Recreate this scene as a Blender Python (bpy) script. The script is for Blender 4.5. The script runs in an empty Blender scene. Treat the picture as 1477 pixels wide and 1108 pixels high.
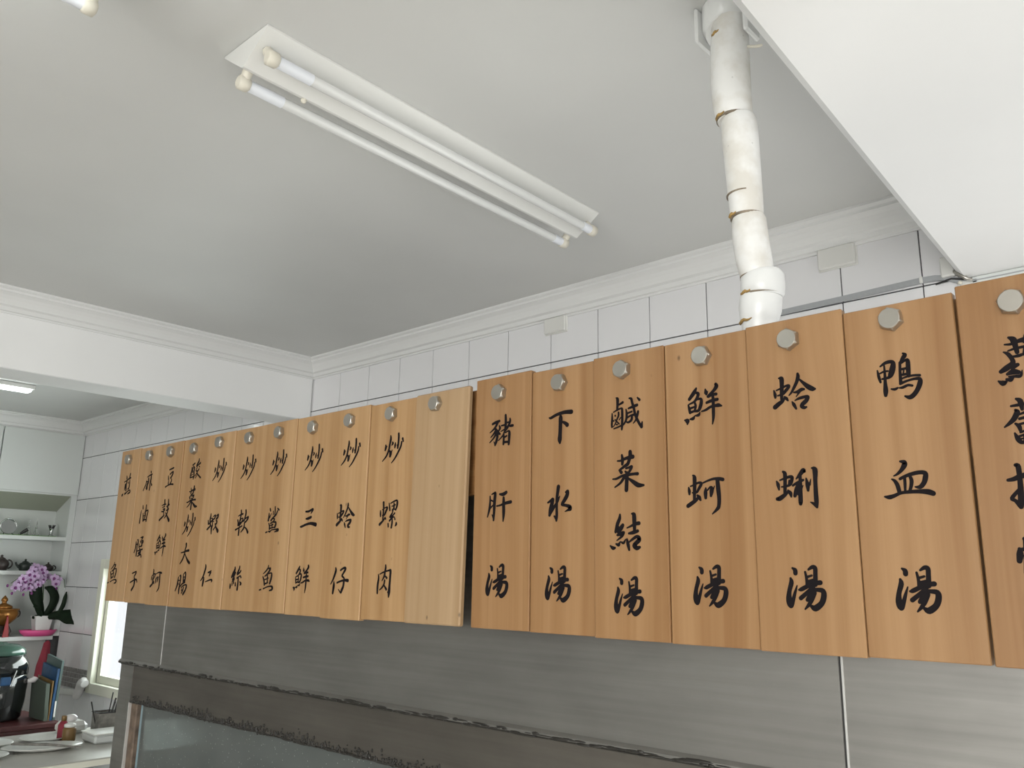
import bpy, math, random
from mathutils import Vector, Matrix
random.seed(7)
L_SUN, L_FRONT, L_SIDE, L_BACK, L_WORLD, L_FILL, L_LAMP = 8.0, 280, 5, 32, 1.1, 7.5, 9.0
SC = bpy.context.scene
COL = SC.collection
PI = math.pi
EYE = 1.55                      # camera height above the floor; heights below are given from eye level with U()

def U(z):
    return z + EYE

# ------------------------------------------------------------------ camera
cam_data = bpy.data.cameras.new('camera')
cam_data.sensor_width = 36.0
cam_data.lens = 36.0 * 1216.98 / 1477.0
cam_data.clip_start = 0.02
cam_data.clip_end = 200
cam = bpy.data.objects.new('camera', cam_data)
COL.objects.link(cam)
rot = Matrix(((0.73929902, 0.1412053, 0.65840567),
              (0.67318906, -0.17810171, -0.71770207),
              (0.01591983, 0.97382793, -0.22672828)))
cam.matrix_world = Matrix.Translation((0, 0, EYE)) @ rot.to_4x4()
SC.camera = cam

# ------------------------------------------------------------------ world, daylight, exposure
SC.view_settings.view_transform = 'Standard'
SC.view_settings.look = 'None'
SC.view_settings.gamma = 1.0
SC.view_settings.use_curve_mapping = False
SC.view_settings.exposure = 0.0
world = bpy.data.worlds.new('overcast')
SC.world = world
world.use_nodes = True
wn = world.node_tree.nodes['Background']
wn.inputs['Color'].default_value = (0.93, 0.97, 1.0, 1)
wn.inputs['Strength'].default_value = L_WORLD

def area(name, loc, rotation, sx, sy, power, color):
    l = bpy.data.lights.new(name, 'AREA')
    l.shape = 'RECTANGLE'
    l.size = sx
    l.size_y = sy
    l.energy = power
    l.color = color
    o = bpy.data.objects.new(name, l)
    o.location = loc
    o.rotation_euler = rotation
    COL.objects.link(o)
    return o

# sun falling through the open shop front and the side doorway onto the pale floor
sun = bpy.data.lights.new('sun', 'SUN')
sun.energy = L_SUN
sun.angle = math.radians(2.0)
sun.color = (1.0, 0.97, 0.92)
so = bpy.data.objects.new('sun', sun)
so.rotation_euler = Vector((-0.80, 0.10, -0.39)).to_track_quat('-Z', 'Y').to_euler()
COL.objects.link(so)
# daylight of the openings, then an added fill behind the boards
area('shopfront_daylight', (1.2, -5.45, 1.25), (math.radians(90), 0, 0), 3.2, 2.4, L_FRONT, (1.0, 0.985, 0.96))
area('side_door_daylight', (2.95, 0.85, 1.15), (math.radians(90), 0, math.radians(90)), 3.2, 2.2, L_SIDE, (1.0, 0.99, 0.97))
area('window_daylight', (-5.7, 2.80, U(-0.33)), (math.radians(-90), 0, 0), 1.5, 0.85, L_BACK, (0.90, 1.0, 0.97))
area('added_ceiling_fill', (-0.5, 2.56, 1.30), (math.radians(-115), 0, 0), 2.3, 0.5, L_FILL, (1.0, 0.99, 0.97))  # added unseen light, tilted up to brighten the ceiling behind the boards

# ------------------------------------------------------------------ materials
def new_mat(name):
    m = bpy.data.materials.new(name)
    m.use_nodes = True
    return m, m.node_tree.nodes, m.node_tree.links, m.node_tree.nodes['Principled BSDF']

def plain(name, col, rough=0.5, metal=0.0, noise=0.0, scale=20.0, bump=0.0, coat=0.0, spec=0.5):
    m, n, l, b = new_mat(name)
    b.inputs['Roughness'].default_value = rough
    b.inputs['Metallic'].default_value = metal
    b.inputs['Coat Weight'].default_value = coat
    b.inputs['Specular IOR Level'].default_value = spec
    b.inputs['Base Color'].default_value = (*col, 1)
    if noise or bump:
        tc = n.new('ShaderNodeTexCoord')
        nz = n.new('ShaderNodeTexNoise')
        nz.inputs['Scale'].default_value = scale
        nz.inputs['Detail'].default_value = 5
        l.new(tc.outputs['Object'], nz.inputs['Vector'])
        if noise:
            rp = n.new('ShaderNodeValToRGB')
            rp.color_ramp.elements[0].position = 0.3
            rp.color_ramp.elements[1].position = 0.7
            rp.color_ramp.elements[0].color = (*[c * (1 - noise) for c in col], 1)
            rp.color_ramp.elements[1].color = (*[min(1, c * (1 + noise)) for c in col], 1)
            l.new(nz.outputs['Fac'], rp.inputs['Fac'])
            l.new(rp.outputs['Color'], b.inputs['Base Color'])
        if bump:
            bp = n.new('ShaderNodeBump')
            bp.inputs['Strength'].default_value = bump
            bp.inputs['Distance'].default_value = 0.01
            l.new(nz.outputs['Fac'], bp.inputs['Height'])
            l.new(bp.outputs['Normal'], b.inputs['Normal'])
    return m

def emit(name, col, strength):
    m, n, l, b = new_mat(name)
    b.inputs['Base Color'].default_value = (0.9, 0.9, 0.9, 1)
    b.inputs['Emission Color'].default_value = (*col, 1)
    b.inputs['Emission Strength'].default_value = strength
    return m

def wood_mat(name, light, dark, axis='Z', strips=9.0):
    """Planed softwood: long straight grain, glued strips of slightly different tone, a few pin knots."""
    m, n, l, b = new_mat(name)
    b.inputs['Roughness'].default_value = 0.42
    b.inputs['Specular IOR Level'].default_value = 0.35
    tc = n.new('ShaderNodeTexCoord')
    oi = n.new('ShaderNodeObjectInfo')
    off = n.new('ShaderNodeVectorMath'); off.operation = 'SCALE'
    l.new(oi.outputs['Random'], off.inputs['Scale'])
    off.inputs[0].default_value = (13.7, 5.1, 37.3)
    add = n.new('ShaderNodeVectorMath'); add.operation = 'ADD'
    l.new(tc.outputs['Object'], add.inputs[0]); l.new(off.outputs[0], add.inputs[1])
    def scaled(v):
        mp = n.new('ShaderNodeMapping')
        mp.inputs['Scale'].default_value = v if axis == 'Z' else (v[2], v[1], v[0])
        l.new(add.outputs[0], mp.inputs['Vector'])
        return mp.outputs[0]
    # slow bend of the grain
    warp = n.new('ShaderNodeTexNoise'); warp.inputs['Scale'].default_value = 1.0; warp.inputs['Detail'].default_value = 1
    l.new(scaled((6, 6, 1.6)), warp.inputs['Vector'])
    wv = n.new('ShaderNodeVectorMath'); wv.operation = 'SCALE'; wv.inputs['Scale'].default_value = 0.035
    l.new(warp.outputs['Color'], wv.inputs[0])
    ad2 = n.new('ShaderNodeVectorMath'); ad2.operation = 'ADD'
    l.new(add.outputs[0], ad2.inputs[0]); l.new(wv.outputs[0], ad2.inputs[1])
    mp = n.new('ShaderNodeMapping')
    mp.inputs['Scale'].default_value = (75, 20, 0.9) if axis == 'Z' else (0.9, 20, 75)
    l.new(ad2.outputs[0], mp.inputs['Vector'])
    g = n.new('ShaderNodeTexNoise'); g.inputs['Scale'].default_value = 1.0; g.inputs['Detail'].default_value = 3; g.inputs['Roughness'].default_value = 0.55
    l.new(mp.outputs[0], g.inputs['Vector'])
    # growth bands
    mp2 = n.new('ShaderNodeMapping')
    mp2.inputs['Scale'].default_value = (22, 5, 0.35) if axis == 'Z' else (0.35, 5, 22)
    l.new(ad2.outputs[0], mp2.inputs['Vector'])
    g2 = n.new('ShaderNodeTexNoise'); g2.inputs['Scale'].default_value = 1.0; g2.inputs['Detail'].default_value = 1
    l.new(mp2.outputs[0], g2.inputs['Vector'])
    # glued strips
    sep = n.new('ShaderNodeSeparateXYZ'); l.new(add.outputs[0], sep.inputs[0])
    mul = n.new('ShaderNodeMath'); mul.operation = 'MULTIPLY'; mul.inputs[1].default_value = strips
    l.new(sep.outputs['X' if axis == 'Z' else 'Z'], mul.inputs[0])
    fl = n.new('ShaderNodeMath'); fl.operation = 'FLOOR'; l.new(mul.outputs[0], fl.inputs[0])
    wnz = n.new('ShaderNodeTexWhiteNoise'); wnz.noise_dimensions = '1D'; l.new(fl.outputs[0], wnz.inputs['W'])
    # combine
    def mad(a, k, c):
        x = n.new('ShaderNodeMath'); x.operation = 'MULTIPLY_ADD'
        l.new(a, x.inputs[0]); x.inputs[1].default_value = k
        if isinstance(c, float): x.inputs[2].default_value = c
        else: l.new(c, x.inputs[2])
        return x.outputs[0]
    s = mad(g.outputs['Fac'], 0.55, -0.03)
    s = mad(g2.outputs['Fac'], 0.90, s)
    s = mad(wnz.outputs['Value'], 0.22, s)
    rp = n.new('ShaderNodeValToRGB')
    rp.color_ramp.elements[0].position = 0.42; rp.color_ramp.elements[0].color = (*light, 1)
    rp.color_ramp.elements[1].position = 1.15 if False else 1.0; rp.color_ramp.elements[1].color = (*dark, 1)
    l.new(s, rp.inputs['Fac'])
    # pin knots
    vo = n.new('ShaderNodeTexVoronoi'); vo.inputs['Scale'].default_value = 1.0
    l.new(scaled((13, 13, 8)), vo.inputs['Vector'])
    kr = n.new('ShaderNodeMapRange'); kr.inputs['From Min'].default_value = 0.015; kr.inputs['From Max'].default_value = 0.05
    kr.inputs['To Min'].default_value = 0.45; kr.inputs['To Max'].default_value = 1.0
    l.new(vo.outputs['Distance'], kr.inputs['Value'])
    mx = n.new('ShaderNodeMix'); mx.data_type = 'RGBA'; mx.blend_type = 'MULTIPLY'; mx.inputs['Factor'].default_value = 1
    l.new(rp.outputs['Color'], mx.inputs['A']); l.new(kr.outputs[0], mx.inputs['B'])
    l.new(mx.outputs['Result'], b.inputs['Base Color'])
    bp = n.new('ShaderNodeBump'); bp.inputs['Strength'].default_value = 0.08; bp.inputs['Distance'].default_value = 0.002
    l.new(g.outputs['Fac'], bp.inputs['Height']); l.new(bp.outputs['Normal'], b.inputs['Normal'])
    return m

def steel_mat(name, base, rough=0.38, smudge=0.35):
    m, n, l, b = new_mat(name)
    b.inputs['Metallic'].default_value = 0.85
    tc = n.new('ShaderNodeTexCoord')
    mp = n.new('ShaderNodeMapping'); mp.inputs['Scale'].default_value = (1.5, 60, 60)
    l.new(tc.outputs['Object'], mp.inputs['Vector'])
    a = n.new('ShaderNodeTexNoise'); a.inputs['Scale'].default_value = 1.5; a.inputs['Detail'].default_value = 6
    l.new(mp.outputs[0], a.inputs['Vector'])
    c = n.new('ShaderNodeTexNoise'); c.inputs['Scale'].default_value = 3.2; c.inputs['Detail'].default_value = 5
    mp2 = n.new('ShaderNodeMapping'); mp2.inputs['Scale'].default_value = (1, 1, 2.4)
    l.new(tc.outputs['Object'], mp2.inputs['Vector']); l.new(mp2.outputs[0], c.inputs['Vector'])
    ad = n.new('ShaderNodeMath'); ad.operation = 'MULTIPLY_ADD'; ad.inputs[1].default_value = 0.45
    l.new(a.outputs['Fac'], ad.inputs[0]); l.new(c.outputs['Fac'], ad.inputs[2])
    rp = n.new('ShaderNodeValToRGB')
    rp.color_ramp.elements[0].position = 0.45; rp.color_ramp.elements[1].position = 0.95
    rp.color_ramp.elements[0].color = (*[x * (1 - smudge) for x in base], 1)
    rp.color_ramp.elements[1].color = (*base, 1)
    l.new(ad.outputs[0], rp.inputs['Fac']); l.new(rp.outputs['Color'], b.inputs['Base Color'])
    mr = n.new('ShaderNodeMapRange'); mr.inputs['To Min'].default_value = rough + 0.12; mr.inputs['To Max'].default_value = rough - 0.05
    l.new(ad.outputs[0], mr.inputs['Value']); l.new(mr.outputs[0], b.inputs['Roughness'])
    bp = n.new('ShaderNodeBump'); bp.inputs['Strength'].default_value = 0.04; bp.inputs['Distance'].default_value = 0.002
    l.new(a.outputs['Fac'], bp.inputs['Height']); l.new(bp.outputs['Normal'], b.inputs['Normal'])
    return m

def pipe_mat(name):
    """White insulation wrap, speckled, with yellow-brown stains gathered in soft patches."""
    m, n, l, b = new_mat(name)
    b.inputs['Roughness'].default_value = 0.45
    tc = n.new('ShaderNodeTexCoord')
    a = n.new('ShaderNodeTexNoise'); a.inputs['Scale'].default_value = 14; a.inputs['Detail'].default_value = 4
    l.new(tc.outputs['Object'], a.inputs['Vector'])
    rp = n.new('ShaderNodeValToRGB')
    rp.color_ramp.elements[0].position = 0.38; rp.color_ramp.elements[0].color = (0.66, 0.64, 0.59, 1)
    rp.color_ramp.elements[1].position = 0.56; rp.color_ramp.elements[1].color = (0.80, 0.80, 0.78, 1)
    l.new(a.outputs['Fac'], rp.inputs['Fac'])
    v = n.new('ShaderNodeTexVoronoi'); v.inputs['Scale'].default_value = 38
    l.new(tc.outputs['Object'], v.inputs['Vector'])
    mr = n.new('ShaderNodeMapRange'); mr.inputs['From Min'].default_value = 0.04; mr.inputs['From Max'].default_value = 0.10
    mr.inputs['To Min'].default_value = 0.55; mr.inputs['To Max'].default_value = 1.0
    l.new(v.outputs['Distance'], mr.inputs['Value'])
    mx = n.new('ShaderNodeMix'); mx.data_type = 'RGBA'; mx.blend_type = 'MULTIPLY'; mx.inputs['Factor'].default_value = 0.5
    l.new(rp.outputs['Color'], mx.inputs['A']); l.new(mr.outputs[0], mx.inputs['B'])
    l.new(mx.outputs['Result'], b.inputs['Base Color'])
    return m

def glass_mat(name):
    """Greasy splashed glass: part transmitting, part dull film with pale specks."""
    m, n, l, b = new_mat(name)
    tc = n.new('ShaderNodeTexCoord')
    v = n.new('ShaderNodeTexVoronoi'); v.inputs['Scale'].default_value = 90
    l.new(tc.outputs['Object'], v.inputs['Vector'])
    r = n.new('ShaderNodeValToRGB')
    r.color_ramp.elements[0].position = 0.05; r.color_ramp.elements[0].color = (0.42, 0.43, 0.42, 1)
    r.color_ramp.elements[1].position = 0.16; r.color_ramp.elements[1].color = (0.10, 0.11, 0.105, 1)
    l.new(v.outputs['Distance'], r.inputs['Fac'])
    l.new(r.outputs['Color'], b.inputs['Base Color'])
    b.inputs['Roughness'].default_value = 0.3
    tr = n.new('ShaderNodeBsdfTransparent'); tr.inputs['Color'].default_value = (0.8, 0.85, 0.83, 1)
    mix = n.new('ShaderNodeMixShader')
    z = n.new('ShaderNodeTexNoise'); z.inputs['Scale'].default_value = 5
    l.new(tc.outputs['Object'], z.inputs['Vector'])
    mr = n.new('ShaderNodeMapRange'); mr.inputs['To Min'].default_value = 0.55; mr.inputs['To Max'].default_value = 1.0
    l.new(z.outputs['Fac'], mr.inputs['Value']); l.new(mr.outputs[0], mix.inputs['Fac'])
    l.new(tr.outputs[0], mix.inputs[1]); l.new(b.outputs[0], mix.inputs[2])
    l.new(mix.outputs[0], n['Material Output'].inputs['Surface'])
    return m

M = dict(
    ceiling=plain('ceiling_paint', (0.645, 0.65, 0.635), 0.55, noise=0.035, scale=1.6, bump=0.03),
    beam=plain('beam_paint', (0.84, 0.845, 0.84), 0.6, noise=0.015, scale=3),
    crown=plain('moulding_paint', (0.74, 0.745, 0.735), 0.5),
    plaster=plain('plaster', (0.62, 0.62, 0.60), 0.7, noise=0.03, scale=4),
    grout=plain('grout', (0.085, 0.085, 0.09), 0.9),
    tile=plain('white_tile', (0.77, 0.77, 0.78), 0.16, noise=0.02, scale=2.5, coat=0.3),
    floor=plain('floor_tile', (0.66, 0.65, 0.62), 0.4, noise=0.1, scale=6),
    pavement=plain('pavement', (0.16, 0.16, 0.155), 0.8, noise=0.1, scale=3),
    wood=wood_mat('pale_cypress', (0.445, 0.283, 0.142), (0.31, 0.176, 0.074)),
    wood_orange=wood_mat('orange_cypress', (0.355, 0.210, 0.100), (0.235, 0.121, 0.048), strips=11.0),
    wood_new=wood_mat('fresh_pine', (0.40, 0.275, 0.160), (0.29, 0.185, 0.092)),
    batten=wood_mat('batten_pine', (0.34, 0.18, 0.07), (0.2, 0.09, 0.03), axis='X'),
    ink=plain('black_ink', (0.010, 0.008, 0.009), 0.75, spec=0.08),
    bolt=plain('nickel_bolt', (0.42, 0.40, 0.36), 0.30, metal=0.9),
    steel=steel_mat('brushed_steel', (0.29, 0.283, 0.265), 0.46),
    steel_dull=steel_mat('dull_steel', (0.18, 0.166, 0.145), 0.50),
    weld=plain('bright_seam', (0.75, 0.75, 0.73), 0.25, metal=0.6),
    seam_dark=plain('dark_seam', (0.03, 0.03, 0.03), 0.7),
    grime=plain('burnt_grease', (0.018, 0.016, 0.013), 0.45, noise=0.3, scale=60),
    grime_brown=plain('brown_grease', (0.12, 0.085, 0.06), 0.7, noise=0.45, scale=30, bump=0.4),
    glass=glass_mat('greasy_glass'),
    blue_edge=plain('glass_edge', (0.22, 0.30, 0.33), 0.2),
    pipe=pipe_mat('insulation'),
    pvc=plain('white_pvc', (0.78, 0.79, 0.78), 0.3, noise=0.04, scale=12),
    stain=plain('rust_stain', (0.38, 0.24, 0.08), 0.8, noise=0.5, scale=80),
    stain_dark=plain('dark_crevice', (0.22, 0.18, 0.13), 0.8, noise=0.4, scale=60),
    enamel=plain('white_enamel', (0.74, 0.745, 0.72), 0.35),
    socket=plain('cream_socket', (0.68, 0.65, 0.56), 0.45),
    tube=plain('frosted_tube', (0.74, 0.75, 0.74), 0.22, coat=0.4),
    tube_cap=plain('tube_cap', (0.80, 0.83, 0.88), 0.3),
    black=plain('black_plastic', (0.02, 0.02, 0.02), 0.4),
    lamp=emit('lit_tube', (0.93, 1.0, 0.98), L_LAMP),
    boxw=plain('cover_plate', (0.70, 0.70, 0.67), 0.4),
    cable=plain('grey_cable', (0.36, 0.375, 0.385), 0.5),
    cabinet=plain('painted_cabinet', (0.66, 0.69, 0.67), 0.45, noise=0.015, scale=2),
    olive=plain('olive_panel', (0.40, 0.42, 0.34), 0.6),
    green=plain('green_mat', (0.10, 0.22, 0.06), 0.8),
    chrome=plain('polished_steel', (0.55, 0.57, 0.56), 0.18, metal=1.0),
    clay=plain('dark_clay', (0.035, 0.025, 0.022), 0.4, noise=0.3, scale=40),
    clay_green=plain('green_clay', (0.02, 0.028, 0.022), 0.35, noise=0.3, scale=40),
    petal=plain('orchid_petal', (0.46, 0.32, 0.50), 0.6, noise=0.12, scale=30),
    petal_dark=plain('orchid_throat', (0.16, 0.03, 0.15), 0.6),
    leaf=plain('dark_leaf', (0.007, 0.017, 0.007), 0.6, noise=0.3, scale=15, spec=0.2),
    stem=plain('green_stem', (0.05, 0.10, 0.03), 0.6),
    potw=plain('white_ceramic', (0.72, 0.70, 0.69), 0.3),
    pink=plain('pink_plastic', (0.72, 0.09, 0.28), 0.4),
    gold=plain('bronze_lacquer', (0.30, 0.13, 0.03), 0.25, metal=0.6, noise=0.3, scale=12),
    red=plain('red_ribbon', (0.28, 0.008, 0.010), 0.5),
    redcloth=plain('red_cloth', (0.24, 0.022, 0.04), 0.7, noise=0.25, scale=14),
    maroon=plain('maroon_lacquer', (0.055, 0.014, 0.014), 0.35, noise=0.2, scale=6),
    cooker=plain('black_enamel', (0.012, 0.014, 0.014), 0.12, coat=0.6),
    cooker_lid=plain('green_enamel', (0.045, 0.10, 0.075), 0.2, coat=0.5),
    blue=plain('blue_cover', (0.010, 0.055, 0.14), 0.5, noise=0.3, scale=15),
    teal=plain('teal_cover', (0.06, 0.095, 0.09), 0.5),
    sage=plain('sage_cover', (0.075, 0.095, 0.075), 0.6),
    ivory=plain('window_frame_ivory', (0.74, 0.74, 0.63), 0.4),
    pane=None,
    steel_table=plain('table_top', (0.46, 0.45, 0.41), 0.35, noise=0.08, scale=5),
    plate=plain('plate_white', (0.72, 0.73, 0.69), 0.3),
    mosaic=plain('mosaic', (0.25, 0.24, 0.23), 0.5, noise=0.35, scale=45),
    ochre=plain('ochre_plastic', (0.17, 0.10, 0.03), 0.5),
    mesh_grey=plain('grey_mesh', (0.20, 0.19, 0.17), 0.6, noise=0.3, scale=50),
)
def pane_mat():
    m, n, l, b = new_mat('window_glass')
    tr = n.new('ShaderNodeBsdfTransparent'); gl = n.new('ShaderNodeBsdfGlossy'); gl.inputs['Roughness'].default_value = 0.05
    mx = n.new('ShaderNodeMixShader'); mx.inputs['Fac'].default_value = 0.06
    l.new(tr.outputs[0], mx.inputs[1]); l.new(gl.outputs[0], mx.inputs[2]); l.new(mx.outputs[0], n['Material Output'].inputs['Surface'])
    return m
M['pane'] = pane_mat()

# ------------------------------------------------------------------ mesh helpers
class MB:
    def __init__(self):
        self.v = []; self.f = []; self.mi = []; self.sm = []
    def add(self, vs, fs, mi=0, smooth=False):
        o = len(self.v)
        self.v += [tuple(p) for p in vs]
        for f in fs:
            self.f.append(tuple(i + o for i in f)); self.mi.append(mi); self.sm.append(smooth)
        return self
    def box(self, a, b, mi=0, bev=0.0):
        x0, y0, z0 = [min(p, q) for p, q in zip(a, b)]
        x1, y1, z1 = [max(p, q) for p, q in zip(a, b)]
        if bev <= 0:
            vs = [(x, y, z) for x in (x0, x1) for y in (y0, y1) for z in (z0, z1)]
            return self.add(vs, [(0, 1, 3, 2), (4, 6, 7, 5), (0, 4, 5, 1), (2, 3, 7, 6), (0, 2, 6, 4), (1, 5, 7, 3)], mi)
        c = min(bev, (x1 - x0) * .45, (y1 - y0) * .45, (z1 - z0) * .45)
        vs = []; idx = {}
        for sx in (0, 1):
            for sy in (0, 1):
                for sz in (0, 1):
                    X, Y, Z = (x1 if sx else x0), (y1 if sy else y0), (z1 if sz else z0)
                    dx, dy, dz = (-c if sx else c), (-c if sy else c), (-c if sz else c)
                    for k, p in enumerate(((X, Y + dy, Z + dz), (X + dx, Y, Z + dz), (X + dx, Y + dy, Z))):
                        idx[(sx, sy, sz, k)] = len(vs); vs.append(p)
        g = lambda *t: idx[t]
        fs = []
        for s in (0, 1):
            q = [g(s, 0, 0, 0), g(s, 1, 0, 0), g(s, 1, 1, 0), g(s, 0, 1, 0)]; fs.append(q if s else q[::-1])
            q = [g(0, s, 0, 1), g(0, s, 1, 1), g(1, s, 1, 1), g(1, s, 0, 1)]; fs.append(q if s else q[::-1])
            q = [g(0, 0, s, 2), g(1, 0, s, 2), g(1, 1, s, 2), g(0, 1, s, 2)]; fs.append(q if s else q[::-1])
        for a1 in (0, 1):
            for b1 in (0, 1):
                fs.append([g(0, a1, b1, 1), g(1, a1, b1, 1), g(1, a1, b1, 2), g(0, a1, b1, 2)])
                fs.append([g(a1, 0, b1, 0), g(a1, 1, b1, 0), g(a1, 1, b1, 2), g(a1, 0, b1, 2)])
                fs.append([g(a1, b1, 0, 0), g(a1, b1, 1, 0), g(a1, b1, 1, 1), g(a1, b1, 0, 1)])
        for sx in (0, 1):
            for sy in (0, 1):
                for sz in (0, 1):
                    fs.append([g(sx, sy, sz, 0), g(sx, sy, sz, 1), g(sx, sy, sz, 2)])
        return self.add(vs, fs, mi)
    def prism(self, poly, a, b, axis='X', mi=0, smooth=False):
        """poly = list of 2-D points, swept from a to b along axis."""
        def P(u, v, t):
            return {'X': (t, u, v), 'Y': (u, t, v), 'Z': (u, v, t)}[axis]
        n = len(poly)
        vs = [P(u, v, a) for u, v in poly] + [P(u, v, b) for u, v in poly]
        fs = [(i, (i + 1) % n, (i + 1) % n + n, i + n) for i in range(n)]
        self.add(vs, fs, mi, smooth)
        return self.add(vs, [tuple(range(n))[::-1], tuple(range(n, 2 * n))], mi)
    def tube(self, pts, rad, seg=12, mi=0, smooth=True, caps=True):
        pts = [Vector(p) for p in pts]
        if not hasattr(rad, '__len__'): rad = [rad] * len(pts)
        prev = None; vs = []
        for i, p in enumerate(pts):
            d = (pts[min(i + 1, len(pts) - 1)] - pts[max(i - 1, 0)]).normalized()
            if prev is None:
                u = d.orthogonal().normalized()
            else:
                u = prev - d * prev.dot(d)
                u = u.normalized() if u.length > 1e-6 else d.orthogonal().normalized()
            prev = u; w = d.cross(u)
            for k in range(seg):
                t = 2 * PI * k / seg
                vs.append(p + (u * math.cos(t) + w * math.sin(t)) * rad[i])
        fs = []
        for i in range(len(pts) - 1):
            for k in range(seg):
                a = i * seg + k; b = i * seg + (k + 1) % seg
                fs.append((a, b, b + seg, a + seg))
        self.add(vs, fs, mi, smooth)
        if caps:
            self.add(vs[:seg], [tuple(range(seg))[::-1]], mi)
            self.add(vs[-seg:], [tuple(range(seg))], mi)
        return self
    def lathe(self, prof, c=(0, 0, 0), seg=24, mi=0, sx=1.0, sy=1.0, smooth=True):
        vs = []
        for r, z in prof:
            for k in range(seg):
                t = 2 * PI * k / seg
                vs.append((c[0] + r * sx * math.cos(t), c[1] + r * sy * math.sin(t), c[2] + z))
        fs = []
        for i in range(len(prof) - 1):
            for k in range(seg):
                a = i * seg + k; b = i * seg + (k + 1) % seg
                fs.append((a, b, b + seg, a + seg))
        fs.append(tuple(range(seg))[::-1]); fs.append(tuple((len(prof) - 1) * seg + k for k in range(seg)))
        return self.add(vs, fs, mi, smooth)
    def ball(self, c, r, seg=10, rings=6, mi=0):
        if not hasattr(r, '__len__'): r = (r, r, r)
        prof = [(math.sin(PI * i / rings), -math.cos(PI * i / rings)) for i in range(rings + 1)]
        vs = []
        for q, z in prof:
            for k in range(seg):
                t = 2 * PI * k / seg
                vs.append((c[0] + r[0] * q * math.cos(t), c[1] + r[1] * q * math.sin(t), c[2] + r[2] * z))
        fs = []
        for i in range(rings):
            for k in range(seg):
                a = i * seg + k; b = i * seg + (k + 1) % seg
                fs.append((a, b, b + seg, a + seg))
        return self.add(vs, fs, mi, True)
    def mesh(self, name, mats):
        me = bpy.data.meshes.new(name)
        me.from_pydata(self.v, [], self.f)
        if not isinstance(mats, (list, tuple)): mats = [mats]
        for m in mats: me.materials.append(m)
        me.polygons.foreach_set('material_index', self.mi)
        me.polygons.foreach_set('use_smooth', self.sm)
        me.update()
        return me
    def build(self, name, mats, parent=None, origin=None):
        if origin:
            ox, oy, oz = origin
            self.v = [(x - ox, y - oy, z - oz) for x, y, z in self.v]
        o = bpy.data.objects.new(name, self.mesh(name, mats))
        if origin: o.location = origin
        COL.objects.link(o)
        if parent:
            o.parent = parent
            o.matrix_parent_inverse = Matrix.Identity(4)
            if origin or tuple(parent.location) != (0, 0, 0):
                o.location = Vector(o.location) - Vector(parent.location)
        return o

def tag(o, label, cat, group=None):
    o['label'] = label; o['category'] = cat
    if group: o['group'] = group
    return o

def thing(name, label, cat, loc=(0, 0, 0), group=None):
    o = bpy.data.objects.new(name, None)
    o.empty_display_size = 0.05
    o.location = loc
    COL.objects.link(o)
    return tag(o, label, cat, group)

def struct(o):
    o['kind'] = 'structure'
    return o
def stuff(o):
    o['kind'] = 'stuff'
    return o

# ------------------------------------------------------------------ the room
WY = 2.69            # face of the tiled back wall
CZ = U(1.20)         # ceiling
XL = -7.49           # far end wall
XR = 3.0
YF = -5.5

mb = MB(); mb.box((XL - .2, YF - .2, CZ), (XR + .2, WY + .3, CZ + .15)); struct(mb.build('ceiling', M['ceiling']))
mb = MB(); mb.box((XL - .2, YF, -0.1), (XR + .2, WY + .3, 0.0)); struct(mb.build('floor', M['floor']))
mb = MB(); mb.box((-25, -20, -0.30), (25, YF - .01, -0.12)); struct(mb.build('ground', M['pavement']))
mb = MB(); mb.box((XL - .2, YF, 0), (XL, WY + .01, CZ)); struct(mb.build('wall_left', M['plaster']))
# right wall has a doorway
mb = MB(); mb.box((XR, YF, 0), (XR + .2, -0.8, CZ)); mb.box((XR, 2.5, 0), (XR + .2, WY + .01, CZ)); mb.box((XR, -0.8, 2.35), (XR + .2, 2.5, CZ))
struct(mb.build('wall_right', M['plaster']))
# shop front: a lintel over the open front
mb = MB(); mb.box((XL, YF - .2, 2.5), (XR, YF, CZ)); mb.box((XL, YF - .2, 0), (-0.6, YF, 2.5)); mb.box((2.8, YF - .2, 0), (XR, YF, 2.5))
struct(mb.build('wall_front', M['plaster']))

# back wall with the window opening
WX0, WX1, WZ0, WZ1 = -6.50, -4.90, U(-0.78), U(0.055)
mb = MB()
B0 = WY + .005
BT = WY + .07
mb.box((XL - .2, B0, 0), (WX0, BT, CZ)); mb.box((WX1, B0, 0), (-1.70, BT, CZ)); mb.box((.70, B0, 0), (XR + .2, BT, CZ)); mb.box((-1.70, B0, 0), (.70, BT, .85)); mb.box((-1.70, B0, 1.75), (.70, BT, CZ))
mb.box((WX0, B0, 0), (WX1, BT, WZ0)); mb.box((WX0, B0, WZ1), (WX1, BT, CZ))
wall_back = struct(mb.build('wall_back', M['grout']))
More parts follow.
